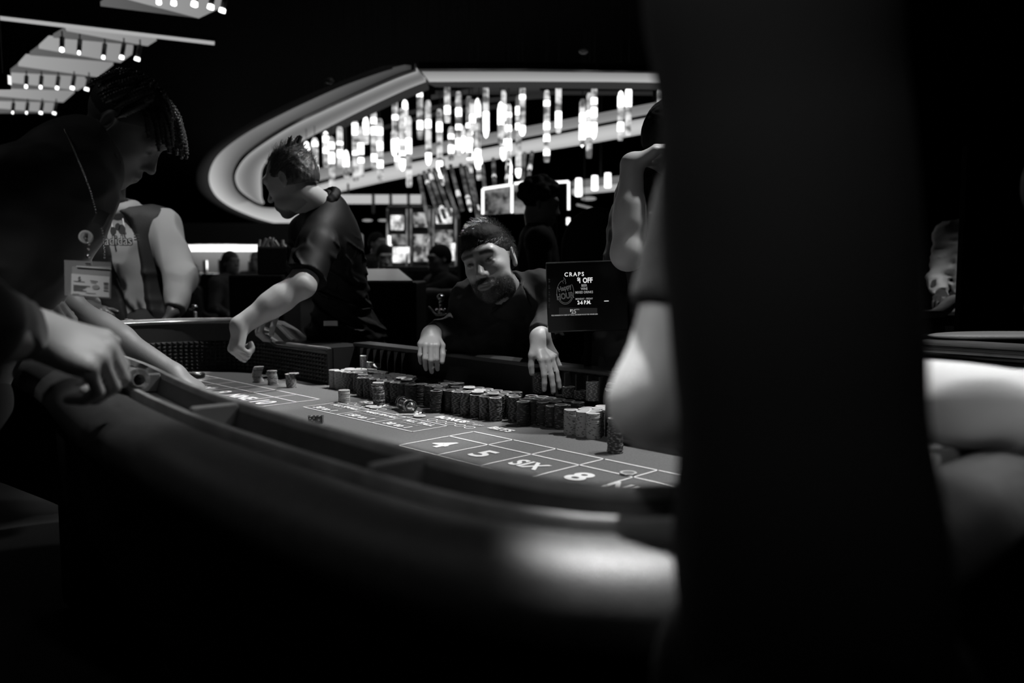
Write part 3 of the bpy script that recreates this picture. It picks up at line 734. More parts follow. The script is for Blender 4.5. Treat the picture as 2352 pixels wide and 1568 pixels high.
SM = {}; smats = []
def smidx(m):
    if m.name not in SM: SM[m.name] = len(smats); smats.append(m)
    return SM[m.name]
for oi in order:
    x, y, k, fr = bank[oi]; nn = 20 if random.random() < .8 else random.choice([18, 19, 21]); lx, ly = random.gauss(0, .0012), random.gauss(0, .0012)
    full = fr and k == 'white' and budget >= nn-1
    if full: budget -= nn-1; wn = ['left', 'middle', 'right'][min(2, int(round((x+1.508)/.039)))]
    for i in range(nn):
        px, py, pz = x+lx*i/nn+random.gauss(0, .0004), y+ly*i/nn+random.gauss(0, .0004), FE+.0002+i*.0034; rot = random.uniform(0, 6.28)
        if i == nn-1 and (fr or order.index(oi) < 82): chip(k, px, py, pz, rot, (0, 0), f'{KL[k]} chip lying on top of a bank stack', f'{KL[k]} top chips of the bank stacks')
        elif full: chip(k, px, py, pz, rot, (0, 0), f'white dark-spotted chip in the {wn} of three front stacks at the bank\'s right end', f'white chips in the {wn} front stack')
        else:
            me = CM[k]; ns = 16; b0 = len(vs); mats_ = me.materials; ci, si = smidx(mats_[0]), smidx(mats_[1])
            nsp = {'white': 4, 'cream': 4, 'grey': 8, 'speck': 8, 'dark': 5, 'black': 4}[k]
            for z in (0.0001, .0006, .0027, .0032):
                r = .0195 if .0003 < z < .003 else .0188
                for q in range(ns): an = rot+2*math.pi*q/ns; vs.append((px+r*math.cos(an), py+r*math.sin(an), pz+z))
            for L_ in range(3):
                for q in range(ns):
                    fs.append((b0+L_*ns+q, b0+L_*ns+(q+1) % ns, b0+(L_+1)*ns+(q+1) % ns, b0+(L_+1)*ns+q)); mis.append(si if (L_ == 1 and (q*nsp) % ns < nsp and q % 2 == 0) else ci)
            fs.append(tuple(b0+3*ns+q for q in range(ns))); mis.append(ci)
me = bpy.data.meshes.new('casino_chips'); me.from_pydata(vs, [], fs); me.update()
for m in smats: me.materials.append(m)
me.polygons.foreach_set('material_index', mis)
tag(link('casino_chips', me), 'rest of the chip bank standing in tight stacks along the dealers wall', 'chip', kind='stuff')
for i, (x, y) in enumerate([(-1.985, 1.735), (-1.915, 1.718), (-1.895, 1.69), (-1.835, 1.70)]):
    chip('cream', x, y, FE+.0002+21*.0034+.0006, i, (.02, 0), 'pale chip lying loose across the tops of the dark bank stacks', 'loose pale chips on the bank')
for i, (x, y) in enumerate([(-2.32, 1.72), (-2.28, 1.712)]):
    chip('cream', x, y, FE+.0002+21*.0034+.0006, i, (.03, 0), 'pale chip loose on the left bank stacks behind the tall dark stack', 'loose pale chips on the left bank')
print('chips', NCHIP[0])
# chips in the wall racks
def rstack(kind, x, n, label, group):
    for i in range(n): chip(kind, x, 1.8385, .8094+i*.0034, random.uniform(0, 6), (0, 0), label, group)
rstack('grey', -2.7125, 12, 'grey chip in the leftmost groove of the left wall rack', 'left rack stack')
chip('cream', -2.7125, 1.8385, .8094+12*.0034, 0, (0, 0), 'pale chip topping the leftmost groove of the left wall rack')
rstack('grey', -2.668, 6, 'grey chip in the second groove of the left wall rack', 'second left rack stack'); chip('cream', -2.668, 1.8385, .8094+6*.0034, 0, (0, 0), 'pale chip topping the second groove of the left wall rack')
chip('grey', -2.6235, 1.836, .819, 0, (0, .45), 'grey chip leaning tilted in the third groove of the left wall rack')
rstack('speck', -1.777, 18, 'dark chip in the right wall rack behind the seated man\'s fingers', 'rack stack behind fingers')
rstack('speck', -1.655, 9, 'dark chip in the short left stack of the right wall rack', 'right rack left stack'); rstack('speck', -1.61, 7, 'dark chip in the short middle stack of the right wall rack', 'right rack middle stack'); rstack('grey', -1.563, 16, 'grey chip in the taller right stack of the right wall rack', 'right rack right stack')

# ---------- dice, glass tube, puck
M_dice = mat('dice_plastic', .05, .15, spec=.6, coat=.5); M_pip = mat('dice_pip', .6, .5); M_pipd = mat('dice_ring', .2, .5)
for i, (x, y, rz) in enumerate([(-2.139, 1.262, .35), (-2.1235, 1.279, .02)]):
    D = thing('die', ['dark die standing left of its twin near the padded rail', 'dark die with a ringed spot facing out near the padded rail'][i], 'die', (x, y, FE), 'pair of dice')
    M = frame((-math.sin(rz-.79), math.cos(rz-.79), 0)); M = frame((math.sin(.79+rz), -math.cos(.79+rz), 0)); c = np.array((x, y, FE+.0112))
    MB().box(c, (.0105, .0105, .0105), M, .0008).build('cube', M_dice, D)
    f = c+M[1]*.0107
    if i == 1:
        for r0, r1, mm in ((.0068, .0052, M_pipd), (.0036, 0.0001, M_pip)):
            g = MB(); vv = []
            for t in np.linspace(0, 2*math.pi, 20, endpoint=False):
                for r in (r0, r1): vv.append(f+M[0]*r*math.cos(t)+M[2]*r*math.sin(t))
            g.add(vv, [(2*q, 2*q+1, (2*q+3) % 40, (2*q+2) % 40) for q in range(20)]).build('pip', mm, D)
    else:
        for a, b in ((-.0055, .0055), (.0055, .0055), (0, 0), (-.0055, -.0055), (.0055, -.0055)):
            MB().lathe(f+M[0]*a+M[2]*b, [(.0021, -.0002), (.0021, .0002)], 10, np.array([M[0], M[2], M[1]])).build('pip', M_pip, D)
    for a, b in ((-.004, .004), (.004, -.004)): MB().lathe(c+np.array((a, b, .0106)), [(.002, -.0002), (.002, .0002)], 10).build('pip', M_pip, D)
M_glass = mat('clear_acrylic', .95, .04, trans=1.0, spec=.5)
TU = thing('acrylic_tube', 'clear acrylic tube lying on the felt before the chip bank', 'tube', (-2.10, 1.575, FE))
ta, tb = np.array((-2.165, 1.604, FE+.0215)), np.array((-2.064, 1.566, FE+.0215)); tm_ = nrm(tb-ta); Mt = np.array([nrm(np.cross(ZV, tm_)), np.cross(tm_, nrm(np.cross(ZV, tm_))), tm_])
L_ = np.linalg.norm(tb-ta)
MB().lathe(ta, [(.018, 0), (.0185, .006), (.0185, L_-.006), (.018, L_), (.0155, L_), (.016, L_-.01), (.016, .01), (.0155, 0)], 28, Mt).build('glass_wall', M_glass, TU, True)
for t in (.004, .02, L_-.022, L_-.004): MB().lathe(ta+tm_*t, [(.0186, -.0028), (.0212, -.0018), (.0212, .0018), (.0186, .0028)], 28, Mt).build('end_ring', M_glass, TU, True)
MB().lathe(ta+tm_*(L_-.006), [(.0001, 0), (.013, 0), (.013, .008), (.0001, .012)], 20, Mt).build('end_cap', mat('tube_cap', .5, .1, metal=.9), TU, True)
tag(MB().box((-2.055, 1.543, FE+.002), (.034, .005, .0014), frame((.72, -.69, 0))).build('paper_strip', mat('white_paper', .8, .8)), 'bright white paper strip lying under the acrylic tube end', 'strip')
PK = thing('puck', 'round black puck with a silvery top lying near the left table end', 'puck', (-3.365, 1.455, FE))
MB().lathe((-3.365, 1.455, FE), [(.030, .0005), (.034, .004), (.034, .015), (.032, .0185), (.024, .0185), (.022, .017)], 28).build('rim', mat('puck_plastic', .012, .3), PK, True)
MB().lathe((-3.365, 1.455, FE+.0172), [(.021, 0), (.021, .002), (.018, .0065), (.010, .0065)], 24).build('top', mat('puck_metal', .6, .3, metal=.8), PK, True)
# ------------------------------------------------------------------ far casino: canopy, lights, machines
def attr_glow(name):
    if name in MATS: return MATS[name]
    m = bpy.data.materials.new(name); m.use_nodes = True; MATS[name] = m; nt = m.node_tree; nt.nodes.clear()
    e = nt.nodes.new('ShaderNodeEmission'); a = nt.nodes.new('ShaderNodeAttribute'); a.attribute_name = 'em'; o = nt.nodes.new('ShaderNodeOutputMaterial')
    nt.links.new(a.outputs['Fac'], e.inputs[1]); nt.links.new(e.outputs[0], o.inputs[0]); return m
def rs(pts, n):
    P = np.array(pts, float); s = np.concatenate([[0], np.cumsum(np.linalg.norm(np.diff(P, axis=0), axis=1))]); t = np.linspace(0, s[-1], n)
    return np.stack([np.interp(t, s, P[:, 0]), np.interp(t, s, P[:, 1])], 1)
def crs(pts, k=6):
    P = np.array(pts, float); out = []
    for i in range(len(P)-1):
        p0, p1, p2, p3 = P[max(i-1, 0)], P[i], P[i+1], P[min(i+2, len(P)-1)]
        for q in range(k):
            t = q/k; out.append(.5*((2*p1)+(-p0+p2)*t+(2*p0-5*p1+4*p2-p3)*t*t+(-p0+3*p1-3*p2+p3)*t**3))
    out.append(P[-1]); return np.array(out)
def band(name, A, B, z, em, parent, n=40, rows=6, thick=.03, m=None):
    if n > 0: A = rs(A, n); B = rs(B, n)
    else: A = crs(A); B = crs(B); n = len(A)
    vs = []; ev = []; fs = []
    for lay in (0, 1):
        for i in range(n):
            for r in range(rows):
                v = r/(rows-1); p = A[i]*(1-v)+B[i]*v; q = onz(p[0], p[1], z); vs.append((q[0], q[1], z+lay*thick)); ev.append(em(i/(n-1), v) if callable(em) else em)
    N = n*rows; g = lambda l, i, r: l*N+i*rows+r
    for i in range(n-1):
        for r in range(rows-1):
            fs.append((g(0, i, r), g(0, i+1, r), g(0, i+1, r+1), g(0, i, r+1))); fs.append((g(1, i, r), g(1, i, r+1), g(1, i+1, r+1), g(1, i+1, r)))
        fs.append((g(0, i, 0), g(1, i, 0), g(1, i+1, 0), g(0, i+1, 0))); fs.append((g(0, i, rows-1), g(0, i+1, rows-1), g(1, i+1, rows-1), g(1, i, rows-1)))
    for i in (0, n-1):
        for r in range(rows-1): fs.append((g(0, i, r), g(0, i, r+1), g(1, i, r+1), g(1, i, r)))
    o = mesh_obj(name, vs, fs, m or attr_glow('lit_panel'), parent)
    a = o.data.attributes.new('em', 'FLOAT', 'POINT'); a.data.foreach_set('value', np.array(ev, np.float32)); return o
CH = 2.69
CV = thing('ceiling_canopy', 'long oval ceiling canopy edged with glowing light panels', 'canopy', tuple(onz(1100, 230, CH)))
OO = [(905, 158), (870, 163), (780, 196), (690, 232), (605, 272), (535, 312), (485, 348), (458, 382), (451, 412), (460, 440), (492, 468), (545, 495), (610, 515), (655, 524), (720, 536)]
O_ = [(930, 158), (882, 170), (788, 203), (708, 238), (641, 270), (574, 305), (520, 342), (491, 374), (480, 412), (494, 447), (526, 473), (574, 495), (614, 508), (655, 517), (720, 530)]
I1 = [(952, 160), (905, 176), (820, 213), (735, 252), (665, 285), (605, 321), (562, 354), (541, 382), (534, 408), (543, 437), (569, 460), (600, 475), (640, 478), (668, 474), (720, 462)]
I1b = [(956, 164), (909, 181), (824, 218), (739, 257), (670, 290), (611, 326), (568, 358), (547, 385), (540, 409), (549, 435), (574, 456), (603, 470), (640, 473), (668, 469), (720, 457)]
I2 = [(978, 188), (930, 207), (850, 244), (766, 286), (700, 321), (650, 347), (618, 367), (603, 388), (600, 415), (601, 440), (602, 458), (606, 467)]
M_frame = mat('canopy_frame', .012, .5)
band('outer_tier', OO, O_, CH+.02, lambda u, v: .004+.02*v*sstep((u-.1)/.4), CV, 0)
band('glow_strip', O_, I1, CH, lambda u, v: (.06+.12*sstep(u/.35))*(1-.6*v)+.40*sstep((u-.35)/.3)*max(.12, 1-.95*v if u < .72 else 1-.55*v), CV, 0)
band('edge_frame', I1, I1b, CH-.01, 0, CV, 0, 2, .05, M_frame)
band('light_panel', I1b[:12], I2, CH, lambda u, v: .15+.24*(2*v-1)**2+.06*sstep((u-.6)/.4), CV, 0, 8)
band('light_panel', [(968, 164), (1180, 165), (1400, 167), (1518, 169)], [(986, 188), (1180, 187), (1400, 188), (1530, 190)], CH, lambda u, v: .24+.22*v, CV, 30, 6)
band('edge_frame', [(962, 158), (1200, 158), (1530, 164)], [(966, 164), (1200, 164.5), (1530, 168.5)], CH-.01, 0, CV, 20, 2, .05, M_frame)
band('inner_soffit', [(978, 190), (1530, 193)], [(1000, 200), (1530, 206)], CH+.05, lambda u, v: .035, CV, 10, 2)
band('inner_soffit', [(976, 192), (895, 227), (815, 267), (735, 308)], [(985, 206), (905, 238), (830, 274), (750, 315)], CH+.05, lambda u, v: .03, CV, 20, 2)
band('light_panel', [(690, 402), (880, 357), (1040, 327), (1209, 297), (1380, 266), (1530, 238)], [(712, 420), (880, 378), (1040, 347), (1209, 316), (1380, 284), (1530, 256)], CH, lambda u, v: .20+.1*v, CV, 40, 4)
band('edge_frame', [(712, 421), (880, 379), (1209, 317), (1530, 257)], [(716, 428), (880, 386), (1209, 323), (1530, 262)], CH-.01, 0, CV, 20, 2, .05, M_frame)
band('glow_strip', [(716, 429), (880, 387), (1040, 356), (1209, 325), (1380, 295), (1530, 264)], [(729, 452), (880, 418), (1065, 380), (1198, 354), (1371, 327), (1530, 298)], CH, lambda u, v: .42+.16*math.sin(v*3.1), CV, 40, 5)
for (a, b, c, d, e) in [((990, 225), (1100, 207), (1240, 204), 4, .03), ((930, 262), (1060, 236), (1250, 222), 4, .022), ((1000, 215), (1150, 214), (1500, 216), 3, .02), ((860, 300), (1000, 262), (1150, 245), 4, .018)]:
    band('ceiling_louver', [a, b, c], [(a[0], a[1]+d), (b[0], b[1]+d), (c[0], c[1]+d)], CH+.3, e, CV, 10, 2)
# glowing pendants in the canopy
M_tube = glow_noise('pendant_glass', .12, .9, 6, (1, 1, 2.0)); M_bulb = glow('pendant_bulb', 2.6); M_cable = mat('cable', .02, .5)
pend = [(704, 329, 361), (723, 317, 388), (748, 305, 382), (761, 315, 431), (780, 291, 382), (795, 361, 407), (815, 273, 415), (828, 291, 404), (858, 254, 388), (872, 273, 415), (907, 227, 334), (913, 342, 388), (923, 249, 382), (938, 267, 428), (964, 211, 318), (983, 231, 367), (1009, 251, 390), (1027, 196, 280), (1036, 292, 367), (1053, 211, 355), (1077, 222, 361), (1079, 274, 404), (1097, 237, 378), (1101, 367, 413), (1116, 194, 303), (1156, 208, 355), (1168, 240, 376), (1191, 220, 402), (1200, 196, 303), (1256, 208, 370), (1283, 191, 303), (1338, 228, 332), (1354, 214, 361), (1365, 198, 303), (1426, 214, 321), (1444, 202, 309), (1517, 202, 292), (1014, 361, 425), (1169, 381, 419), (1150, 250, 330), (840, 285, 330), (905, 300, 345), (930, 240, 300), (1085, 230, 300), (1062, 290, 340)]
pend.sort(); rp = random.Random(3)
words = ['leftmost']+[f'{w} from the left' for w in ('second', 'third', 'fourth', 'fifth', 'sixth', 'seventh', 'eighth', 'ninth', 'tenth', 'eleventh', 'twelfth', 'thirteenth', 'fourteenth', 'fifteenth', 'sixteenth', 'seventeenth', 'eighteenth', 'nineteenth', 'twentieth', 'twenty first', 'twenty second', 'twenty third')]
for i, (x, y0, y1) in enumerate(pend):
    D = 9.3-(x-700)/800*1.9+rp.uniform(-.35, .35); a = at(x, y0, D); b = at(x, y1, D); b[:2] = a[:2]
    n = len(pend); w_ = words[i] if i < 23 else words[n-1-i].replace('left', 'right') if n-1-i > 0 else 'rightmost'
    T = thing('pendant_light', f'glowing glass tube pendant under the canopy, {w_} of the row', 'pendant', tuple(b), 'glass tube pendants'); r = .030*D/8.3
    MB().lathe(b, [(r*.8, 0), (r, .03), (r, a[2]-b[2]-.03), (r*.6, a[2]-b[2])], 12).build('tube', M_tube, T, True)
    nb = max(2, int((y1-y0)/34)); zs = [rp.uniform(.05, .95) for _ in range(nb)]
    for t in zs[:4]:
        MB().ball((b[0], b[1], b[2]+t*(a[2]-b[2])), (r*1.12, r*1.12, rp.uniform(.05, .12)), 10).build('bulb', M_bulb, T, True)
    MB().tube([(a[0], a[1], a[2]-.01), (a[0], a[1], 4.205)], .004, 5).build('cable', M_cable, T)
# slanting light rods behind
M_rod = glow_noise('rod_glass', .03, .14, 9, (1, 1, 1.5)); M_rodb = glow('rod_glow', .8)
rods = [((962, 402), (990, 540)), ((974, 395), (1012, 510)), ((985, 390), (1022, 500)), ((997, 388), (1036, 495)), ((1013, 385), (1052, 500)), ((1035, 380), (1062, 482)), ((1058, 378), (1080, 480)), ((1083, 400), (1102, 510)), ((1108, 380), (1113, 428)), ((1133, 365), (1136, 425)), ((1168, 370), (1164, 425)), ((1205, 352), (1200, 415)), ((1222, 350), (1213, 415)), ((1020, 384), (1030, 440)), ((1072, 385), (1098, 500))]
rods.sort()
for i, (p, q) in enumerate(rods):
    a = at(*p, 8.15); b = at(*q, 7.75); T = thing('light_rod', f'slanting glass light rod above the slot machines, {words[i]} of the fan', 'light', tuple(b), 'fan of light rods')
    MB().tube([a, b], .019, 8).build('rod', M_rod, T, True)
    for k in range((0, 1, 2, 0, 1)[i % 5]):
        t = rp.uniform(.15, .9); c = a*(1-t)+b*t; d = nrm(b-a)*rp.uniform(.05, .16); MB().tube([c-d, c, c+d], [.010, .023, .010], 8).build('glow_section', M_rodb, T, True)
# luminous ceiling coffers with track spots, left
CF = 3.0
def px(zx, zy): return (zx*.2551, zy*.2551)
def coffer(lab, light, dark):
    T = thing('ceiling_coffer', lab, 'ceiling light', tuple(onz(*px(*light[0]), CF)), 'lit ceiling coffers')
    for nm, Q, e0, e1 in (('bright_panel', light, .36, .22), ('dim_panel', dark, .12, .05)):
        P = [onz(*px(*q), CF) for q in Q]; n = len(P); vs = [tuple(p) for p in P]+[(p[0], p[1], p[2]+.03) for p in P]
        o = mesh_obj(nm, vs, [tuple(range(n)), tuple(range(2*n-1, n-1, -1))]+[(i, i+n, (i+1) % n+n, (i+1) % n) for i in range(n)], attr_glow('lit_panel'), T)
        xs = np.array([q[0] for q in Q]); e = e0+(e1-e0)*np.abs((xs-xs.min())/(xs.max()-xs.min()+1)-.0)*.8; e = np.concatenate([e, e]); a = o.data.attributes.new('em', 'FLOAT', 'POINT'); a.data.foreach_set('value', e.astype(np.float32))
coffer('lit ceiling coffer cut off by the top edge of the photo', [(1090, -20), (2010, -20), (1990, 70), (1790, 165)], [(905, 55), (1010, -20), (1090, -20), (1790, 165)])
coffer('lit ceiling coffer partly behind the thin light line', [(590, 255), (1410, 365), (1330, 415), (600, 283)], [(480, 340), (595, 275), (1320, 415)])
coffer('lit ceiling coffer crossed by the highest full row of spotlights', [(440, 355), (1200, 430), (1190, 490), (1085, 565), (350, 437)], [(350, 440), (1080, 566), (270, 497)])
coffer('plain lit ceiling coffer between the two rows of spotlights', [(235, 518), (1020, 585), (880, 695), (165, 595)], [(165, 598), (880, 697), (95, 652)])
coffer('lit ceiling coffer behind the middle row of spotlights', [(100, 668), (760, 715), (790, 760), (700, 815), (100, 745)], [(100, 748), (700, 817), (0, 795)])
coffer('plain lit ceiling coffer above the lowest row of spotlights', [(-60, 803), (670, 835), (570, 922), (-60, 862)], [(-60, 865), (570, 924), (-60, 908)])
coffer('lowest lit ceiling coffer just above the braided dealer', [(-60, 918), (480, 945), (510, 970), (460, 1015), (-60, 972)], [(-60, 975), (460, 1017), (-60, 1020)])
M_can = mat('spot_can', .05, .5); M_lens = glow('spot_lens', 3.0)
spots = [('topmost', [(1430, 2, .9), (1565, 10, 1), (1752, 20, 1.2), (1900, 45, 1.2), (2005, 77, 1.2)]), ('second', [(557, 435, .9), (712, 462, .6), (932, 502, .7), (1098, 502, 1), (1238, 517, 1.2)]), ('third', [(235, 768, .7), (367, 773, .7), (515, 780, .8), (653, 780, 1), (782, 791, 1.1)]), ('lowest', [(115, 1003, .5), (240, 1004, .5), (369, 1005, .9), (490, 1009, 1)])]
for rn, row in spots:
    for i, (zx, zy, s) in enumerate(row):
        x, y = px(zx, zy); D = (CF-.14-CZ)/ray(x, y)[2]; c = at(x, y, D); d = nrm((-(i-len(row)+2)*.15, -.2, -1)); u = .055
        T = thing('track_spotlight', f'small track spotlight in the {rn} row, {words[i]}', 'spotlight', tuple(c), 'track spotlights')
        MB().tube([c-d*.10, c], .018, 10).build('can', M_can, T, True); MB().tube([c, c+d*.024], [.017*s, .019*s], 10).build('lens', M_lens, T)
        MB().tube([c-d*.1, (c[0]-d[0]*.1, c[1]-d[1]*.1, CF)], .006, 6).build('stem', M_can, T)
for nm, q0, q1 in (('upper', (-60, 150), (1000, -8)), ):
    pass
a = onz(-30, 37, 2.95); b = onz(492, 98.5, 2.95)
LL = thing('light_line', 'thin straight glowing light line across the ceiling, top left', 'ceiling light', tuple(a))
MB().tube([a, b], .0165, 10).build('diffuser', glow('line_glow', .42), LL, True); MB().tube([a+ZV*.022, b+ZV*.022], .02, 8).build('housing', M_can, LL)
PB = thing('hanging_monitor', 'small black hanging screen with one lit edge at the left border', 'monitor', tuple(at(8, 185, 5)))
MB().box(at(4, 187, 5), (.045, .02, .045), np.array([RV, HV, ZV]), .006).build('case', M_black, PB); MB().box(at(20, 184, 5), (.008, .015, .026), np.array([RV, HV, ZV])).build('lit_edge', glow('edge_glow', 1.0), PB)
MB().tube([at(4, 170, 5), at(4, 170, 5)+ZV*1.2], .006, 6).build('stem', M_can, PB)
for i, (x, y, lab) in enumerate([(1340, 117, 'small dim ceiling dome right of centre above the canopy'), (756, 185, 'small dim ceiling dome left above the canopy'), (490, 519, 'tiny pale sensor dome on the dark soffit above the bar')]):
    D = 7 if i < 2 else 13; tag(MB().ball(at(x, y, D), (.04, .04, .025), 12).build('ceiling_sensor', mat('sensor_plastic', .1 if i < 2 else .4, .3), None, True), lab, 'sensor')
# ---------- far bar, left
V3 = np.array([RV, HV, ZV])
def vbox(name, x0, y0, x1, y1, D, m, parent=None, th=.05, bev=0.0):
    """an upright box facing the table whose front spans the pixel box at distance D"""
    a = at(x0, y0, D); b = at(x1, y1, D); c = (a+b)/2+HV*th; w_ = abs(np.dot(b-a, RV))/2; h_ = abs(b[2]-a[2])/2
    return MB().box(c, (w_, th, h_), V3, bev).build(name, m, parent)
BAR = thing('back_bar', 'far back bar with a bright white light strip under a dark soffit', 'bar', tuple(at(500, 700, 13)*np.array((1, 1, 0))))
vbox('soffit', 330, 512, 665, 561, 12.6, mat('soffit_paint', .04, .7), BAR, .4)
vbox('light_strip', 405, 562, 592, 577, 13, glow('bar_strip', 2.2), BAR, .03)
vbox('back_panel', 400, 577, 640, 640, 13.3, mat('bar_panel', .5, .6), BAR, .05)
vbox('counter', 400, 628, 600, 720, 12.2, M_dark, BAR, .3)
for x, y0, y1 in ((470, 598, 612), (505, 596, 612), (574, 600, 612)): vbox('bottle', x-4, y0, x+4, y1+17, 12.6, mat('bottle_glass', .15, .2), BAR, .03)
lamp('bar_glow', 'AREA', tuple(at(500, 575, 12.9)), 14, tuple(at(500, 640, 11.8)), .6)
# ---------- slot machines
M_cab = mat('slot_cabinet', .02, .4); M_scrA = glow_noise('screen_bright', .15, 1.3, 9); M_scrB = glow_noise('screen_mid', .04, .55, 11); M_scrC = glow_noise('screen_dim', .02, .28, 10)
def slot(lab, x0, x1, sc, D=8.0):
    T = thing('slot_machine', lab, 'slot machine', tuple(at((x0+x1)/2, 700, D)*np.array((1, 1, 0))))
    a = at(x0-5, 472, D); b = at(x1+6, 640, D); c = (a+b)/2+HV*.28; w_ = np.dot(b-a, RV)/2
    MB().box((c[0], c[1], a[2]/2), (w_, .25, a[2]/2), V3, .02).build('cabinet', M_cab, T)
    for (nm, u0, v0, u1, v1, m) in sc: vbox(nm, u0, v0, u1, v1, D-.03, m, T, .03, .006)
    d = at((x0+x1)/2, 618, D-.12); MB().box(d, (w_*.9, .14, .03), V3, .01).build('button_deck', M_cab, T)
    for k in (-1, 1):
        MB().tube([at((x0+x1)/2+k*(x1-x0)*.56, 480, D-.02), at((x0+x1)/2+k*(x1-x0)*.56, 610, D-.02)], .012, 6).build('edge_strip', glow_noise('edge_strip', .02, .25, 4), T)
slot('left slot machine of the far bank with two bright screens', 892, 932, [('top_screen', 897, 494, 926, 528, M_scrA), ('middle_screen', 894, 538, 931, 562, M_scrC), ('main_screen', 902, 567, 940, 603, M_scrA), ('lamp', 890, 540, 899, 564, glow('lamp_glow', 1.6))])
slot('middle slot machine of the far bank with dim screens', 946, 984, [('top_screen', 949, 488, 982, 521, M_scrB), ('main_screen', 950, 538, 984, 600, M_scrB), ('lamp', 976, 548, 985, 563, glow('lamp_glow', 1.6))])
slot('right slot machine of the far bank with a white lower screen', 998, 1044, [('top_screen', 1001, 478, 1038, 513, M_scrA), ('middle_screen', 999, 528, 1039, 556, M_scrB), ('main_screen', 1004, 558, 1046, 598, M_scrA)])
# ---------- three edge-lit game monitors
M_edge = glow('edge_tube', 1.5)
def edge_monitor(lab, x0, y0, x1, y1, D, sides, scr, tilt=0):
    T = thing('edge_lit_monitor', lab, 'monitor', tuple(at((x0+x1)/2, y1, D)), 'edge lit monitors')
    a = at(x0, y0, D); b = at(x1, y0-tilt, D); c = at(x1, y1-tilt*.3, D); d = at(x0, y1, D); dz = HV*.05
    MB().add([a, b, c, d, a+dz, b+dz, c+dz, d+dz], [(0, 3, 2, 1), (4, 5, 6, 7), (0, 1, 5, 4), (1, 2, 6, 5), (2, 3, 7, 6), (3, 0, 4, 7)]).build('screen', scr, T)
    seg = {'t': (a, b), 'r': (b, c), 'l': (a, d)}
    for s in sides: p, q = seg[s]; MB().tube([p-HV*.01, q-HV*.01], .0115, 8).build('light_tube', M_edge, T, True)
    MB().tube([(c+d)/2+dz, ((c+d)/2+dz)*np.array((1, 1, 0))], .02, 6).build('stand', M_black, T)
edge_monitor('left edge-lit game monitor of three above the seated man', 1109, 434, 1176, 492, 6.5, 'tlr', M_scrC, 10)
edge_monitor('middle edge-lit game monitor beside the curly haired person', 1181, 422, 1252, 490, 6.5, 't', M_scrC, 10)
edge_monitor('right edge-lit game monitor behind the curly haired person', 1262, 420, 1306, 483, 6.5, 'tr', M_black, 3)
edge_monitor('dim framed monitor behind the dealer in the black polo', 796, 539, 832, 575, 7.0, 'tr', M_black, 0).__class__
for o in bpy.data.objects:
    if o.parent and o.parent.get('label', '').startswith('dim framed') and o.name.startswith('light_tube'): o.data.materials[0] = glow('dim_frame', .14)
tag(vbox('wall_lamp', 1301, 499, 1310, 516, 6.9, glow('wall_lamp_glow', 1.5), None, .02, .006), 'small bright upright lamp below the right edge-lit monitor', 'lamp')
SH = thing('lit_shelf', 'short glowing shelf edge above the seated bearded man\'s hair', 'shelf', tuple(at(1088, 519, 7.5)*np.array((1, 1, 0))))
vbox('lit_edge', 1068, 515, 1108, 523, 7.5, glow('shelf_glow', .4), SH, .03); MB().tube([at(1088, 519, 7.56), at(1088, 519, 7.56)*np.array((1, 1, 0))], .02, 6).build('post', M_black, SH)
FR = thing('far_light_band', 'straight glowing light band on the far ceiling behind the dealer', 'ceiling light', tuple(at(860, 455, 15)))
vbox('band', 735, 447, 966, 467, 15, glow('far_band', .5), FR, .05)
MB().tube([at(800, 455, 15.05), at(800, 455, 15.05)*np.array((1, 1, 0))+ZV*4.2], .02, 6).build('suspension', M_cable, FR)
for x in (857, 897, 938): vbox('hanger', x-3, 445, x+3, 490, 14.8, mat('hanger_paint', .06, .5), FR, .03)
for i, (x0, x1) in enumerate(((830, 858), (866, 894))): tag(MB().ball(at((x0+x1)/2, 506, 12), (.075, .075, .018), 14, V3).build('ceiling_downlight', glow('dim_oval', .28), None, True), ['dim oval downlight, left of the pair behind the dealer', 'dim oval downlight, right of the pair behind the dealer'][i], 'ceiling light')
RC = thing('far_canopy', 'distant lit canopy strip with short tubes right of the edge-lit monitors', 'canopy', tuple(at(1380, 420, 15)))
for (a, b, y, z, e) in ((1318, 1470, 423, 407, .16), (1318, 1470, 440, 425, .42)):
    p, q = at(a, y, 15), at(b, z, 14); MB().tube([p, q], .06, 8).build('glow_strip', glow('far_strip%d' % int(e*100), e), RC, True)
for x, y0, y1 in ((1329, 410, 450), (1366, 404, 436), (1396, 398, 430)): MB().tube([at(x, y0, 14), at(x, y1, 14)], [.05, .055], 8).build('tube', M_bulb, RC, True)
MB().tube([at(1380, 410, 14.6), at(1380, 410, 14.6)*np.array((1, 1, 0))+ZV*4.2], .02, 6).build('suspension', M_cable, RC)
tag(MB().ball(at(1352, 456, 12), (.11, .05, .03), 12, V3).build('ceiling_downlight', glow('dim_oval', .28), None, True), 'dim oval light below the distant lit canopy strip', 'ceiling light')
LD = thing('light_line', 'short dim light line below the distant canopy strip', 'ceiling light', tuple(at(1342, 474, 10.8)))
MB().tube([at(1326, 470, 11), at(1358, 478, 10.6)], .016, 6).build('diffuser', glow('dim_line', .22), LD); MB().tube([at(1342, 473, 10.82), at(1342, 473, 10.82)*np.array((1, 1, 0))+ZV*4.205], .005, 5).build('stem', M_cable, LD)
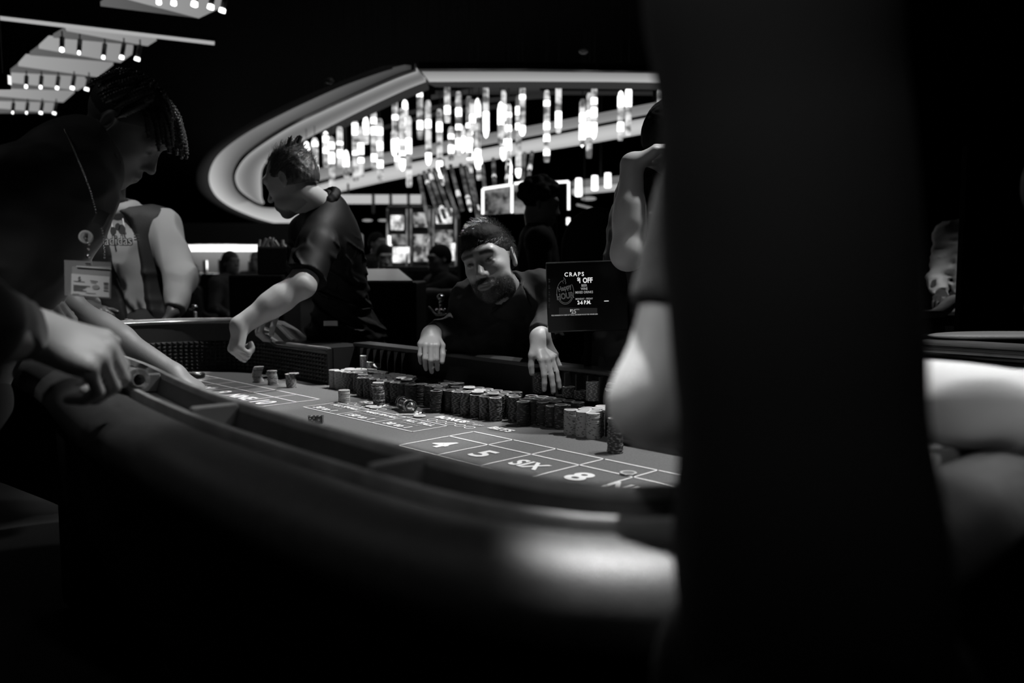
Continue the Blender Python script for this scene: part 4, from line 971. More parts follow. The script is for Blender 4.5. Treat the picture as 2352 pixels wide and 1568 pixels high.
# ---------- pit furniture
def stand_box(x0, x1, ytop, D, depth, parent, name='cabinet', m=None, z1=None):
    a = at(x0, ytop, D); b = at(x1, ytop, D); c = (a+b)/2+HV*depth; w_ = np.dot(b-a, RV)/2; zz = a[2] if z1 is None else z1
    return MB().box((c[0], c[1], zz/2), (w_, depth, zz/2), V3, .01).build(name, m or M_dark, parent)
P1 = thing('pit_stand', 'low black pit stand behind the dealer\'s forearm', 'cabinet', tuple(at(580, 632, 4.9)*np.array((1, 1, 0))))
stand_box(524, 650, 631, 4.9, .2, P1)
P2 = thing('pit_podium', 'black pit podium with a sloping grey top and recessed handles', 'cabinet', tuple(at(870, 640, 4.3)*np.array((1, 1, 0))))
stand_box(790, 956, 648, 4.3, .25, P2)
a = at(795, 644, 4.3); b = at(948, 644, 4.3); c = at(915, 617, 4.75); d = at(795, 617, 4.75); e = ZV*.012
MB().add([a, b, c, d, a-e, b-e, c-e, d-e], [(0, 1, 2, 3), (4, 7, 6, 5), (0, 4, 5, 1), (1, 5, 6, 2), (2, 6, 7, 3), (3, 7, 4, 0)]).build('sloping_top', mat('podium_top', .25, .3), P2)
vbox('paper', 798, 613, 842, 619, 4.75, mat('white_paper', .8, .8), P2, .01)
for x0, x1, y0, y1 in ((838, 880, 732, 748),):
    vbox('handle_plate', x0, y0, x1, y1, 4.28, mat('handle_metal', .12, .4, metal=.7), P2, .004, .003); vbox('handle_recess', x0+4, y0+4, x1-4, y1-4, 4.268, M_black, P2, .004)
BK = thing('paper_basket', 'black basket holding rolled white papers behind the dealer\'s sleeve', 'basket', tuple(at(625, 600, 4.95)))
vbox('basket', 590, 566, 668, 632, 4.95, mat('basket_weave', .012, .6, bump=.8, bscale=120), BK, .07, .012)
rp2 = random.Random(5)
for i in range(9):
    x = 594+i*8.2; p = at(x, 570, 5.02); MB().tube([p, p+ZV*rp2.uniform(.03, .065)+RV*rp2.uniform(-.05, .03)], .009, 7).build('paper_roll', mat('paper_roll', .55, .7), BK)
M_mirror = mat('polished_chrome', .8, .16, metal=1.0)
ST = thing('stanchion', 'polished chrome stanchion with stacked balls beside the seated man', 'stanchion', tuple(at(1012, 700, 3.7)*np.array((1, 1, 0))))
c = at(1012, 684, 3.7); k = 3.7/FPX
MB().ball(c, 9.5*k, 16).build('ball', M_mirror, ST, True); MB().ball(at(1012, 699, 3.7), 5*k, 12).build('small_ball', M_mirror, ST, True)
for dx in (-9, 0, 9): MB().ball(at(1012+dx, 713-abs(dx)*.15, 3.68), 4.6*k, 12).build('small_ball', M_mirror, ST, True)
MB().lathe((c[0], c[1], 0), [(.14, 0), (.14, .012), (.03, .03), (.013, .05), (.013, c[2]-.08), (.02, c[2]-.07), (.008, c[2]-.05), (.008, c[2])], 20).build('post', M_mirror, ST, True)
MB().tube([at(1003, 722, 3.68), at(985, 705, 3.66), at(1003, 724, 3.66), at(1025, 722, 3.6)], 3*k, 8).build('hook', M_mirror, ST, True)
S2 = thing('stanchion', 'chrome ball post top beyond the left table end', 'stanchion', tuple(at(446, 708, 4.4)*np.array((1, 1, 0))))
k = 4.4/FPX; c = at(446, 707, 4.4); MB().ball(c, 8.5*k, 16).build('ball', M_mirror, S2, True); MB().lathe((c[0], c[1], 0), [(.14, 0), (.14, .012), (.02, .03), (.013, c[2]-.02)], 16).build('post', M_mirror, S2, True)
MB().ball(at(436, 711, 4.38), 3.6*k, 12).build('small_ball', M_mirror, S2, True)
# ---------- the table sign (backlit screen)
SG = thing('table_sign', 'black table sign screen reading CRAPS beside the seated man', 'sign', tuple(at(1345, 760, 2.5)))
DS = 2.50
sa = at(1254, 603, DS); sb = at(1440, 597, DS); sd_ = at(1254, 742, DS); XS = nrm(sb-sa); YS = nrm(np.cross(np.cross(XS, ZV), XS)); YS = nrm(sa-sd_-XS*np.dot(sa-sd_, XS)); ZS = np.cross(XS, YS)
wS = np.linalg.norm(sb-sa); hS = 2*abs(sa[2]-at(1254, 742, DS)[2])*.58
cS = sa+XS*wS/2-YS*hS/2
MB().box(cS-ZS*.02, (wS/2, hS/2, .016), np.array([XS, YS, ZS]), .004).build('case', mat('screen_case', .010, .22), SG)
MB().box(sa+XS*wS*.46-YS*.0012, (wS*.46, .0012, .012), np.array([XS, YS, ZS])).build('top_edge', mat('case_edge', .30, .3), SG)
def spx(x, y): # pixel -> point on the sign face
    return at(x, y, DS) + ZS*.0 
def sgl(p):
    u = (p-sa); return sa+XS*np.dot(u, XS)+YS*np.dot(u, YS)+ZS*.0005-ZS*.003
M_s1 = glow('sign_white', .75); M_s2 = glow('sign_grey', .30); M_s3 = glow('sign_dim', .10); M_s4 = glow('sign_faint', .03)
pxm = DS/FPX
def st(s, x, y, hpx, m, sx=1.0, off=0, sp=1.0, outline=0, rot=0):
    X, Y = XS, YS
    if rot: X = XS*math.cos(rot)+YS*math.sin(rot); Y = YS*math.cos(rot)-XS*math.sin(rot)
    return text('screen_lettering', s, hpx*pxm*1.38, sgl(spx(x, y)), X, Y, m, SG, offset=off*pxm, sx=sx, space=sp, outline=outline*pxm)
st('CRAPS', 1319, 630, 9.5, M_s1, .95, .25, 1.35); st('$', 1328, 641, 8, M_s1, .8, .2); st('1 OFF', 1345, 644, 12, M_s1, .78, .5)
st('BEER', 1342, 655.5, 5.6, M_s2, .78, .12); st('WINE', 1342, 663, 5.6, M_s2, .78, .12); st('MIXED DRINKS', 1342, 671, 5.6, M_s2, .78, .12)
st('MONDAY - FRIDAY', 1342, 686, 4.2, M_s2, .8, .1); st('2-6 P.M.', 1342, 694.5, 8.5, M_s1, .8, .35)
mesh_obj('screen_panel', [sgl(spx(1284, 706))-ZS*.0003, sgl(spx(1284, 722.5))-ZS*.0003, sgl(spx(1372, 722.5))-ZS*.0003, sgl(spx(1372, 707))-ZS*.0003], [(0, 1, 2, 3)], glow('sign_panel', .014), SG)
st('$', 1311, 713, 5.5, M_s1, .8, .1); st('25', 1318, 715.5, 10, M_s2, .85, .25); st('MIN', 1327, 710.5, 3, M_s2); st('FIELD MINIMUM ON COME OUT ROLLS | MAXIMUM PAYOUT PER WINNER $50K', 1320, 722.8, 3.0, M_s2, .72, .1)
st('Happy', 1297, 661, 11, M_s3, .8, 0, 1, .35, .28); st('HOUR', 1298, 680, 14, M_s3, .72, 0, 1, .4, .12)
for rx, ry, a0, a1 in ((19.5, 28, 110, 400), (17, 25, 215, 330)):
    pts = [sgl(spx(1298.5+rx*math.cos(math.radians(t)), 670.5-ry*math.sin(math.radians(t)))) for t in np.linspace(a0, a1, 28)]; MB().tube(pts, .4*pxm, 4).build('logo_ring', M_s3, SG)
pts = [sgl(spx(x, y)) for x, y in ((1294, 651), (1292.5, 646), (1296, 641), (1294.5, 636.5), (1299, 642), (1298, 646), (1300, 648), (1299, 652))]; MB().tube(pts, .4*pxm, 4).build('logo_flame', M_s3, SG)
for i, s in enumerate(('20', '38', '-', '21', '30', '-', '9', '12', '-', '16', '25', '-', '17', '9')): st(s, 1261.5, 642+i*4.9, 3.2, M_s4)
MB().box(sgl(spx(1393, 691))+ZS*.001, (5.2*pxm, .8*pxm, .001), np.array([XS, YS, ZS])).build('indicator_light', M_s1, SG)
MB().tube([cS-YS*hS/2-ZS*.02, np.array((*(cS-YS*hS/2-ZS*.02)[:2], .897))], .012, 10).build('post', M_black, SG)
# ------------------------------------------------------------------ the people at the table
M_skinA = mat('skin_light', .42, .48, tone=True, spec=.4, bump=.12, bscale=500)
M_skinB = mat('skin_olive', .30, .45, tone=True, spec=.45, bump=.15, bscale=500)
M_skinC = mat('skin_deep', .070, .42, tone=True, spec=.5, bump=.12, bscale=500)
M_polo = mat('black_polo', .0025, .6, spec=.13, bump=.15, bscale=900)
M_suit = mat('dark_suit', .026, .8, spec=.2, bump=.2, bscale=700)
M_trou = mat('black_trousers', .010, .8)
M_hairD = mat('brown_hair', .060, .38, noise=.6, nscale=14, bump=.9, bscale=60, stretch=(14, 3, 3))
M_hairB = mat('black_hair', .010, .75, spec=.15, noise=.4, nscale=60, bump=.5, bscale=400)
def collar(T, nk, U, F, m, r=.070, th=.011, hgt=.03, name='collar', back=1.3):
    S = SDF(); nk = np.array(nk, float); R = nrm(np.cross(F, U)); n = 18; pts = []
    for i in range(n+1):
        an = math.radians(-155+310*i/n); d = -F*math.cos(an)+R*math.sin(an); k = .5+.5*math.cos(an); pts.append(nk+d*r*(1.0 if k > .3 else 1.05)+U*(hgt*(k*back-.55)))
    for a, b in zip(pts[:-1], pts[1:]):
        S.cap(a, b, th, th, .006); S.cap(a-U*.018-(nk-a)*.16, b-U*.018-(nk-b)*.16, th, th, .012)
    return sdf_obj(name, S, .005, m, T)
# --- dealer in the black polo, leaning in from the far side
J = dict(pelvis=at(790, 752, 3.70), neck=at(742, 478, 3.42), head=at(668, 416, 3.30), hf=-RV*.86+HV*.28-ZV*.42, hu=ZV*.9-RV*.42+HV*.1,
 shL=at(728, 566, 3.24), shR=at(705, 535, 3.58), elL=at(694, 652, 3.14), elR=at(700, 640, 3.62), wrL=at(552, 748, 3.07), wrR=at(637, 704, 3.50),
 handL=dict(d=at(541, 800, 3.06)-at(552, 748, 3.07), back=-RV*.75-HV*.65+ZV*.1, curl=((62, 85, 55), (66, 88, 55), (68, 88, 55), (70, 85, 50)), thumb=((.35, .9, -.5), (-.35, .75, -.6)), spread=(2, 0, -1, -3)),
 handR=dict(d=at(598, 736, 3.46)-at(637, 704, 3.50), back=ZV*.75-RV*.35-HV*.3, curl=((35, 55, 30), (40, 60, 30), (42, 62, 30), (45, 60, 30)), thumb=((.3, .9, -.6), (.1, .8, -.6))), face=(-.7, -.7, 0), bend=HV*.0+RV*.02)
J['legs'] = [(J['pelvis']-HV*.08, np.array((*(J['pelvis']-HV*.03+RV*.02)[:2], .48)), np.array((*(J['pelvis']+RV*.02)[:2], .09))), (J['pelvis']+HV*.09, np.array((*(J['pelvis']+HV*.10+RV*.02)[:2], .48)), np.array((*(J['pelvis']+HV*.13+RV*.02)[:2], .09)))]
U_ = nrm(J['neck']-J['pelvis'])
def polo_fold(P):
    x, y, z = P; u = (x*RV[0]+y*RV[1]); v = (x*HV[0]+y*HV[1]); low = np.clip((1.20-z)/.16, 0, 1); slv = np.clip((1.32-z)/.1, 0, 1)*(1-low)
    wv = .02*vnoise([u, v, z], 9, 3)
    n1 = vnoise([u*7+z*3, v*6, (z+wv)*30+u*13], 1.0, 11); n3 = vnoise([(u-z*.8)*9, v*9, (z+u*.9+wv)*26], 1.0, 8); n2 = vnoise([u*6, v*6, z*6], 1.0, 4)
    return -low*.014*np.exp(-(n1/.10)**2)-np.clip((1.34-z)/.08, 0, 1)*.009*np.exp(-(n3/.07)**2)*(1-.5*low)-.004*n2
def polo_ops(G, M, U): G.ell(J['pelvis']-ZV*.04+RV*.01, (.175, .165, .12), None, .05)
T, _ = make_person('man in a black polo shirt leaning over the table, fist lowered, seen in profile', J, M_skinA, .0042, shirt=M_polo, shirt_h=.005, trousers=M_trou, tone=dict(beard=.8, brow=.45, stubble=.25), hair=None, long_sleeve=False, sleeve_t=.80, sleeve_r=(.074, .074), fat=.96, fold=polo_fold, shirt_name='polo_shirt', shirt_ops=polo_ops, hs=1.02, nose=1.06, armf=1.22, hands_s=1.1, base=(J['pelvis'][0], J['pelvis'][1], 0))
collar(T, J['neck']+U_*.03-RV*.005, U_, nrm(-RV-ZV*.35), M_polo, .066)
def receding(S, c, M, s):
    L = lambda x, y, z: np.array(c)+s*(np.array([x, y, z]) @ M)
    S.ell(L(0, -.020, .036), np.array((.079, .100, .090))*s, M, .01); S.ell(L(0, -.04, -.005), np.array((.0775, .078, .07))*s, M, .02)
    S.ell(L(0, .11, .0), np.array((.07, .09, .068))*s, M, .012, 'sub')
    for sg in (-1, 1):
        S.ell(L(sg*.046, .06, .075), np.array((.026, .045, .04))*s, M, .01, 'sub'); S.ell(L(sg*.088, .004, -.03), np.array((.022, .03, .05))*s, M, .01, 'sub')
    S.ell(L(0, .04, -.115), np.array((.12, .1, .08))*s, M, .015, 'sub'); S.cut(L(0, -.1, -.05), -M[2]+M[1]*.25)
    for i in range(46):
        a = RNG.uniform(-1, 1); b = RNG.uniform(-.09, .05); p = L(a*.05, b, .118-abs(a)*.03-abs(b)*.18); q = p+s*(np.array([a*.02, -.03+RNG.uniform(-.01, .01), .012+RNG.uniform(0, .016)]) @ M); S.cap(p, q, .004, .0012, .004)
    for i in range(14):
        p = L(RNG.uniform(-.03, .03), -.055+RNG.uniform(-.03, .02), .115); q = p+s*(np.array([RNG.uniform(-.02, .02), -.03, .022]) @ M); S.cap(p, q, .006, .002, .006)
    S.disp(lambda P: -.005*vnoise([sum((P[j]-c[j])*M[i][j] for j in range(3))*(190, 40, 90)[i] for i in range(3)], 1.0, 21))
Hh = SDF(); c_ = np.array(J['head']); Mh = frame(J['hf'], J['hu']); receding(Hh, c_, Mh, 1.02); sdf_obj('hair', Hh, .0034, M_hairD, T)
M_str = mat('hair_strand', .11, .35)
strands(T, c_, Mh, 1.02, 1500, M_str, .09, (.016, .030), (0, -1, .15), .0006, 5, -.035, .22, jitter=.22, ok=lambda p: not (abs(p[0]) > .022 and p[1] > .03 and p[2] > .05) and not (abs(p[0]) > .07 and p[2] < .01 and p[1] > -.02))
strands(T, c_, Mh, 1.02, 160, M_str, .09, (.03, .05), (0, -.5, .6), .0008, 8, .09, .9, jitter=.4)
MB().box(at(760, 742, 3.50), (.03, .006, .012), V3, .002).build('belt_buckle', mat('buckle', .4, .3, metal=.9), T)
# --- seated boxman
J = dict(pelvis=(-1.90, 2.46, .64), neck=at(1168, 684, 2.92), head=at(1124, 603, 2.80), hf=-HV*.93-RV*.30-ZV*.10, hu=ZV*.93-RV*.27,
 shR=at(1088, 690, 2.98), shL=at(1252, 672, 2.90), elR=at(1066, 748, 3.00), elL=at(1268, 742, 2.86), wrR=at(990, 768, 2.84), wrL=at(1240, 775, 2.56),
 handR=dict(d=-HV*.86-ZV*.42-RV*.03, back=ZV*.85-HV*.4, curl=((52, 38, 22), (50, 38, 22), (50, 40, 22), (52, 42, 22)), spread=(2, 1, -1, -4), thumb=((.15, .8, -.7), (-.05, .7, -.75))),
 handL=dict(d=-ZV*.80+RV*.34-HV*.42, back=-HV*.72+ZV*.52+RV*.40, curl=((22, 14, 8), (18, 10, 8), (16, 8, 6), (20, 12, 10)), spread=(0, -3, -6, -16), thumb=((.1, .8, -.7), (-.05, .8, -.6))), face=tuple(-HV), bend=HV*.05)
J['legs'] = [(J['pelvis']+np.array((-.1, 0, -.02)), np.array((-2.0, 2.05, .52)), np.array((-2.0, 2.1, .09))), (J['pelvis']+np.array((.1, 0, -.02)), np.array((-1.78, 2.05, .52)), np.array((-1.78, 2.1, .09)))]
def suit_fold(P):
    x, y, z = P; u = x*RV[0]+y*RV[1]; n = vnoise([u*18+z*14, (x+y)*9, z*20-u*10], 1.0, 9); n2 = vnoise([u*40, z*34, y*20], 1.0, 2); return -.009*(.42-np.abs(n)*3)-.0025*n2
T, BODY = make_person('bearded man in a dark suit seated behind the chips, hands hanging over the wall', J, M_skinB, .0034, shirt=M_suit, shirt_h=.0052, trousers=M_trou, tone=dict(beard=.90, brow=.12, lips=.6, stubble=.35, jawbeard=.95), hair=short_hair(.0012, .036, .003, 3, True, -.045, .0, top=.006), hair_mat=M_hairB, fold=suit_fold, shirt_name='suit_jacket', fat=1.02, infl=.02, sleeve_r=(.072, .060), cuff=.90, hs=1.05, jaw=1.02, hands_s=.93, shirt_ops=lambda G, M, U: G.ell(at(1150, 800, 3.02), (.19, .16, .17), V3, .06))
Uj = nrm(J['neck']-np.array(J['pelvis'])); collar(T, J['neck']+ZV*.012, nrm(Uj+ZV), nrm(-HV-RV*.1), mat('black_shirt', .006, .7), .066, .011, .028, 'shirt_collar')
G = SDF(); Mv, Uv = torso_sdf(G, J, .0245, 1.02, .05); bp = np.array(J['pelvis'])+Uv*.10
for sg in (-1, 1): G.cut(bp, Mv[0]*sg-Uv*.17)
G.cut(bp, -Mv[1]); G.cut(np.array(J['neck'])+Uv*.02, Uv); G.disp(folds(.003, 14, (1, 1, 1), 8)); sdf_obj('shirt_front', G, .006, mat('black_shirt', .006, .7), T)
c_ = np.array(J['head']); Mh = frame(J['hf'], J['hu'])
for sg in (-1, 1): MB().ball(c_+1.05*(np.array((sg*.031, .0775, .0088)) @ Mh), .0122, 14).build('eye', mat('eye_shaded', .07, .2), T, True)  # eyeball colour darkened to stand for shade on the eyes
strands(T, c_, Mh, 1.05, 4200, mat('black_strand', .03, .35), .012, (.010, .018), (.25, .6, -.1), .0005, 6, -.03, .2, jitter=.2, rad=(.0815, .1035, .0985))
strands(T, c_, Mh, 1.05, 700, mat('black_strand', .03, .35), .012, (.016, .026), (.3, .4, .3), .0006, 7, .07, .5, jitter=.25, rad=(.076, .098, .104))
beard_strands(T, BODY, c_, Mh, 1.05, 2400, mat('beard_hair', .02, .5), length=(.0015, .004), r=.0005)
# his stool
STL = thing('stool', 'dark padded stool under the seated bearded man', 'stool', (-1.90, 2.46, 0))
MB().lathe((-1.90, 2.46, .44), [(.10, 0), (.18, .01), (.19, .04), (.17, .07), (.05, .08)], 24).build('seat', M_leather, STL, True); MB().lathe((-1.90, 2.46, 0), [(.2, 0), (.2, .015), (.03, .03), (.03, .45)], 20).build('post', M_dark, STL, True)
# --- dealer with braids in the left foreground
M_shirtS = mat('black_uniform', .024, .7, spec=.3, bump=.2, bscale=600, sheen=.2)
J = dict(pelvis=(-2.16, .34, .93), neck=at(196, 352, 2.02), head=at(286, 300, 2.06), hf=RV*.64-ZV*.66+HV*.10, hu=ZV*.72+RV*.66,
 shR=at(52, 420, 1.84), shL=at(140, 450, 2.34), elR=at(-60, 660, 1.78), elL=at(150, 700, 2.28), wrR=at(38, 688, 1.90), wrL=at(398, 858, 2.26),
 handL=dict(d=RV*.75-ZV*.55+HV*.25, back=ZV*.8+RV*.5, curl=((30, 40, 25),)*4), handR=dict(d=RV*.80-ZV*.2+HV*.2, back=ZV*.9+RV*.1-HV*.2, curl=((45, 60, 40),)*4), face=tuple(HV))
T, _ = make_person('man with braided hair in a dark uniform bending over the near rail, badge hanging', J, mat('skin_brown', .17, .5, tone=True, spec=.35, bump=.12, bscale=500), .0042, shirt=M_shirtS, shirt_h=.006, trousers=M_trou, tone=dict(brow=.5, lips=.9), long_sleeve=False, sleeve_t=.80, sleeve_r=(.078, .070), fat=1.08, infl=.02, shirt_name='uniform_shirt', armf=.95, jaw=.95, hs=1.0)
for o in T.children:
    if o.name.startswith('body'):   # the reaching forearm is well lit: same skin, under the added spot
        pass
collar(T, J['neck']+nrm(J['neck']-np.array(J['pelvis']))*.02, nrm(J['neck']-np.array(J['pelvis'])), nrm(RV+HV*.3-ZV*.3), M_shirtS, .074, .012)
c_ = np.array(J['head']); Mh = frame(J['hf'], J['hu']); M_braid = mat('braided_hair', .06, .35)
S = SDF(); S.ell(c_+np.array((0, -.018, .040)) @ Mh, (.077, .098, .087), Mh, .01); S.ell(c_+np.array((0, .115, -.02)) @ Mh, (.07, .09, .10), Mh, .012, 'sub'); S.cut(c_+np.array((0, -.1, -.02)) @ Mh, -Mh[2]+Mh[1]*.3); sdf_obj('hair', S, .006, M_braid, T)
rb = np.random.default_rng(11)
def braid(pts, r=.0062):
    P = np.array(pts); s = np.concatenate([[0], np.cumsum(np.linalg.norm(np.diff(P, axis=0), axis=1))]); n = int(s[-1]/.0032)+2; t = np.linspace(0, s[-1], n)
    Q = np.stack([np.interp(t, s, P[:, i]) for i in range(3)], 1); rr = [r*(1+.30*math.sin(q/.0032*math.pi*.5*1.6))*(1 if q < s[-1]-.01 else .6) for q in t]
    MB().tube(Q, rr, 6).build('braid', M_braid, T, True)
for i in range(120):   # rows of braids from the crown, falling with gravity past the face and ears
    u = rb.uniform(-1, 1); v = rb.uniform(-.9, 1.0); a0 = u*1.15; x = .080*math.sin(a0); y = -.018+.098*v*math.cos(a0)*.95; z = .038+.09*math.sqrt(max(.05, 1-(x/.085)**2-((y+.018)/.104)**2))
    p = np.array((x, y, z)); pts = [c_+p @ Mh]; d = nrm(np.array((x*2.5, (y+.018)*1.6+.02, .25))); L_ = rb.uniform(.075, .115) if y > .02 else rb.uniform(.06, .10)
    cur = c_+p @ Mh; vel = nrm(d @ Mh)*.5
    for k in range(9):
        vel = vel*.78+(np.array((0, 0, -.22)) if y > .015 else (np.array((x*3.0, -.03, -.26)) @ Mh)); cur = cur+nrm(vel)*L_/9
        q = Mh @ (cur-c_); e = math.sqrt((q[0]/.086)**2+((q[1]+.016)/.108)**2+((q[2]-.03)/.10)**2)
        if e < 1: q = np.array((q[0], q[1]+.016, q[2]-.03))/e; q = q+np.array((0, -.016, .03)); cur = c_+q @ Mh
        pts.append(cur.copy())
    braid(pts)
# hearing-aid like bright ear rim is skin; the lanyard with beads and the badge
LY = thing('lanyard', 'silver beaded chain lanyard hanging from the braided man\'s neck', 'lanyard', tuple(at(200, 400, 1.86)))
cp = [at(x, y, D) for x, y, D in ((146, 294, 1.90), (160, 322, 1.84), (178, 365, 1.80), (195, 405, 1.78), (208, 440, 1.77), (217, 475, 1.77), (226, 505, 1.78), (235, 530, 1.78), (239, 560, 1.78), (240, 595, 1.78))]
P = resample([tuple(p) for p in cp], 99) if False else np.array(cp); s = np.concatenate([[0], np.cumsum(np.linalg.norm(np.diff(P, axis=0), axis=1))]); b = MB()
for t in np.arange(0, s[-1], .0058):
    q = np.array([np.interp(t, s, P[:, i]) for i in range(3)]); b.ball(q, .0024, 6)
tag(b.build('beads', M_mirror, LY, True), kind='stuff')
MB().box(at(232, 500, 1.775), (.012, .001, .016), frame(-HV*.8+RV*.5, ZV+RV*.6), .0008).build('clip_tag', mat('tag_grey', .06, .5), LY)
BR = thing('badge_reel', 'round pale badge reel above the identity card holder', 'badge reel', tuple(at(197, 543, 1.74)))
Mr = frame(-HV*.9+RV*.3+ZV*.1); Mr = np.array([Mr[0], Mr[2], Mr[1]]); k = 1.74/FPX
MB().lathe(at(197, 544, 1.74), [(14*k, -.008), (15*k, -.006), (15*k, .002), (13.5*k, .004), (12.5*k, .0036)], 24, Mr).build('case', mat('reel_plastic', .55, .35), BR, True)
MB().lathe(at(197, 544, 1.74)+Mr[2]*.0030, [(12*k, 0), (12*k, .0012)], 24, Mr).build('sticker', mat('reel_sticker', .30, .5), BR)
MB().tube([at(198, 550, 1.735), at(194, 545, 1.735), at(198, 540, 1.735), at(197, 536, 1.735)], .003, 6).build('emblem', mat('reel_emblem', .08, .5), BR)
for y, r in ((560, 4), (572, 3.2), (588, 5)): MB().ball(at(203, y, 1.735), r*k, 10).build('bead', M_mirror, BR, True)
BD = thing('badge_holder', 'clear plastic badge holder with a white printed card hanging by the braided man', 'badge', tuple(at(203, 640, 1.72)))
k = 1.72/FPX
def q4(D, *p): return [at(x, y, D) for x, y in p]
def slab(name, P, m, par, th=.0012): 
    n_ = nrm(np.cross(P[1]-P[0], P[2]-P[0])); Q = [p+n_*th for p in P]; return MB().add(list(P)+Q, [(0, 1, 2, 3), (7, 6, 5, 4), (0, 4, 5, 1), (1, 5, 6, 2), (2, 6, 7, 3), (3, 7, 4, 0)]).build(name, m, par)
M_hold = mat('holder_vinyl', .35, .25, alpha=.45); slab('sleeve', q4(1.72, (148, 597), (149, 678), (255, 686), (256, 602)), M_hold, BD)
slab('card', q4(1.718, (164.5, 628), (163.5, 676), (251, 683), (252, 635)), mat('badge_card', .62, .6), BD, .0006)
slab('backing', q4(1.719, (166, 612), (165, 628), (252, 634), (255, 612)), mat('badge_back', .30, .5), BD, .0004)
MB().tube(q4(1.716, (176, 612), (255, 617.5)), .0016, 6).build('zip_seal', mat('zip_seal', .7, .25), BD, True)
slab('slot', q4(1.716, (196, 603.5), (196, 606), (209, 607), (209, 604.5)), M_black, BD, .0003)
M_ink = mat('badge_ink', .14, .6); 
for (x0, y0, x1, y1, h_) in ((169, 645, 194, 647, 1.2), (207, 644, 224, 646, 1.4), (209, 648.5, 221, 650, 1.2), (168, 654, 207, 657.5, 1.3), (168, 657, 199, 659.5, 1.3), (168, 660, 196, 662, 1.3), (168, 663, 191, 665, 1.3), (168, 666, 199, 668.5, 1.3), (197, 672.5, 220, 674, 1.1), (167, 674, 182, 675, 1), (238, 649, 249, 650, 1.6), (238, 652.5, 249, 653.5, 2.2), (238, 657, 249, 657.8, 1.4), (238, 661, 249, 662, 2.6), (238, 667, 249, 668, 2.8)):
    slab('print_line', q4(1.7162, (x0, y0-h_/2), (x0, y0+h_/2), (x1, y1+h_/2), (x1, y1-h_/2)), M_ink, BD, .0002)
MB().lathe(at(220, 659.5, 1.716), [(8*k, 0), (8*k, .0003)], 18, np.array([RV*1.1, ZV*.65, -HV])).build('seal_stamp', mat('stamp_grey', .32, .6), BD)
MB().tube(q4(1.716, (180, 644), (184, 641), (180, 638.5), (183.5, 635)), .0016, 5).build('logo_mark', mat('stamp_grey', .32, .6), BD)
# --- player at the left end, grey hoodie under a dark vest
M_hood = mat('grey_hoodie', .30, .9, spec=.15, bump=.2, bscale=500); M_vest = mat('dark_vest', .016, .7, bump=.4, bscale=90)
J = dict(pelvis=at(320, 742, 4.22), neck=at(268, 492, 4.10), head=at(252, 412, 4.04), hf=-HV*.75+RV*.45-ZV*.35, hu=ZV, shR=at(170, 530, 4.00), shL=at(372, 520, 4.16), elR=at(168, 648, 3.98), elL=at(418, 642, 4.08), wrR=at(203, 706, 3.79), wrL=at(398, 716, 3.97),
 handR=dict(d=RV*.75-HV*.5-ZV*.20, back=ZV*.8-HV*.5, curl=((30, 45, 25), (25, 40, 20), (25, 40, 20), (28, 45, 25)), spread=(6, 1, -3, -8)), handL=dict(d=-ZV*.9-RV*.3, back=RV, curl=((30, 40, 25),)*4), face=tuple(RV-HV))
def hood_ops(G, M, U):
    nk = J['neck']
    for i in range(16):
        a = 2*math.pi*i/16; b = 2*math.pi*(i+1)/16; f = lambda t: nk+M[0]*.082*math.cos(t)-M[1]*.085*math.sin(t)+U*(.035+.028*math.sin(t))
        G.cap(f(a), f(b), .026, .026, .02)
T, _ = make_person('player in a grey hoodie and dark vest standing at the left table end', J, M_skinC, .006, shirt=M_hood, shirt_h=.007, trousers=M_trou, tone=dict(beard=.5), hair=short_hair(.0012, .05, .006, 5), hair_mat=M_hairB, shirt_name='hoodie', fat=1.05, sleeve_r=(.085, .070), cuff=.92, shirt_ops=hood_ops, fold=folds(.020, 9, (1, 1, .8), 6))
V = SDF(); Mv, Uv = torso_sdf(V, J, .040, 1.05, .05); 
F_ = Mv[1]; pv = np.array(J['pelvis']); nk = np.array(J['neck']); ctr = pv+F_*.17
V.cap(ctr-Uv*.2-Mv[0]*.005, nk+F_*.13-Uv*.05, .055, .062, .01, 'sub'); V.cap(nk, nk+Uv*.1, .09, .09, .01, 'sub'); V.cap(ctr-Uv*.2-F_*.06, nk+F_*.05-Uv*.05, .05, .05, .01, 'sub')
V.ell(np.array(J['shL'])+Mv[0]*-.03-Uv*.04, (.085, .14, .13), Mv, .01, 'sub'); V.ell(np.array(J['shR'])+Mv[0]*.03-Uv*.04, (.085, .14, .13), Mv, .01, 'sub')
V.disp(folds(.006, 5, (1, 1, 3), 12)); V.cut(nk+Uv*.03, Uv); sdf_obj('vest', V, .008, M_vest, T)
fx = nk+F_*.155-Uv*.10
for dx, ln in ((-.022, .075), (.030, .12)):
    p = nk+F_*.118+Mv[0]*dx-Uv*.02; MB().tube([p, p+F_*.02-Uv*ln*.5, p+F_*.028-Uv*ln], .0032, 6).build('drawstring', mat('drawstring', .55, .8), T, True)
lc = at(272, 553, 3.90); M_logo = mat('logo_print', .55, .8); M_logod = mat('logo_print_dark', .05, .8)
Xl = nrm(RV*.98-HV*.2); Yl = ZV
def chest(p):   # drop the print onto the hoodie front
    return p
text('chest_lettering', 'adidas', .062, lc, Xl, Yl, M_logod, T, offset=.0035, sx=.95, extrude=.002); text('chest_lettering', 'adidas', .062, lc-HV*.003, Xl, Yl, M_logo, T, offset=-.0005, sx=.95, extrude=.001)
for dx, dz, r in ((-.022, .045, .014), (.018, .052, .017), (.0, .064, .013)): MB().lathe(lc+RV*dx+ZV*dz, [(r, -.001), (r, .001)], 14, np.array([RV, ZV*1.4, -HV])).build('chest_emblem', M_logod, T)
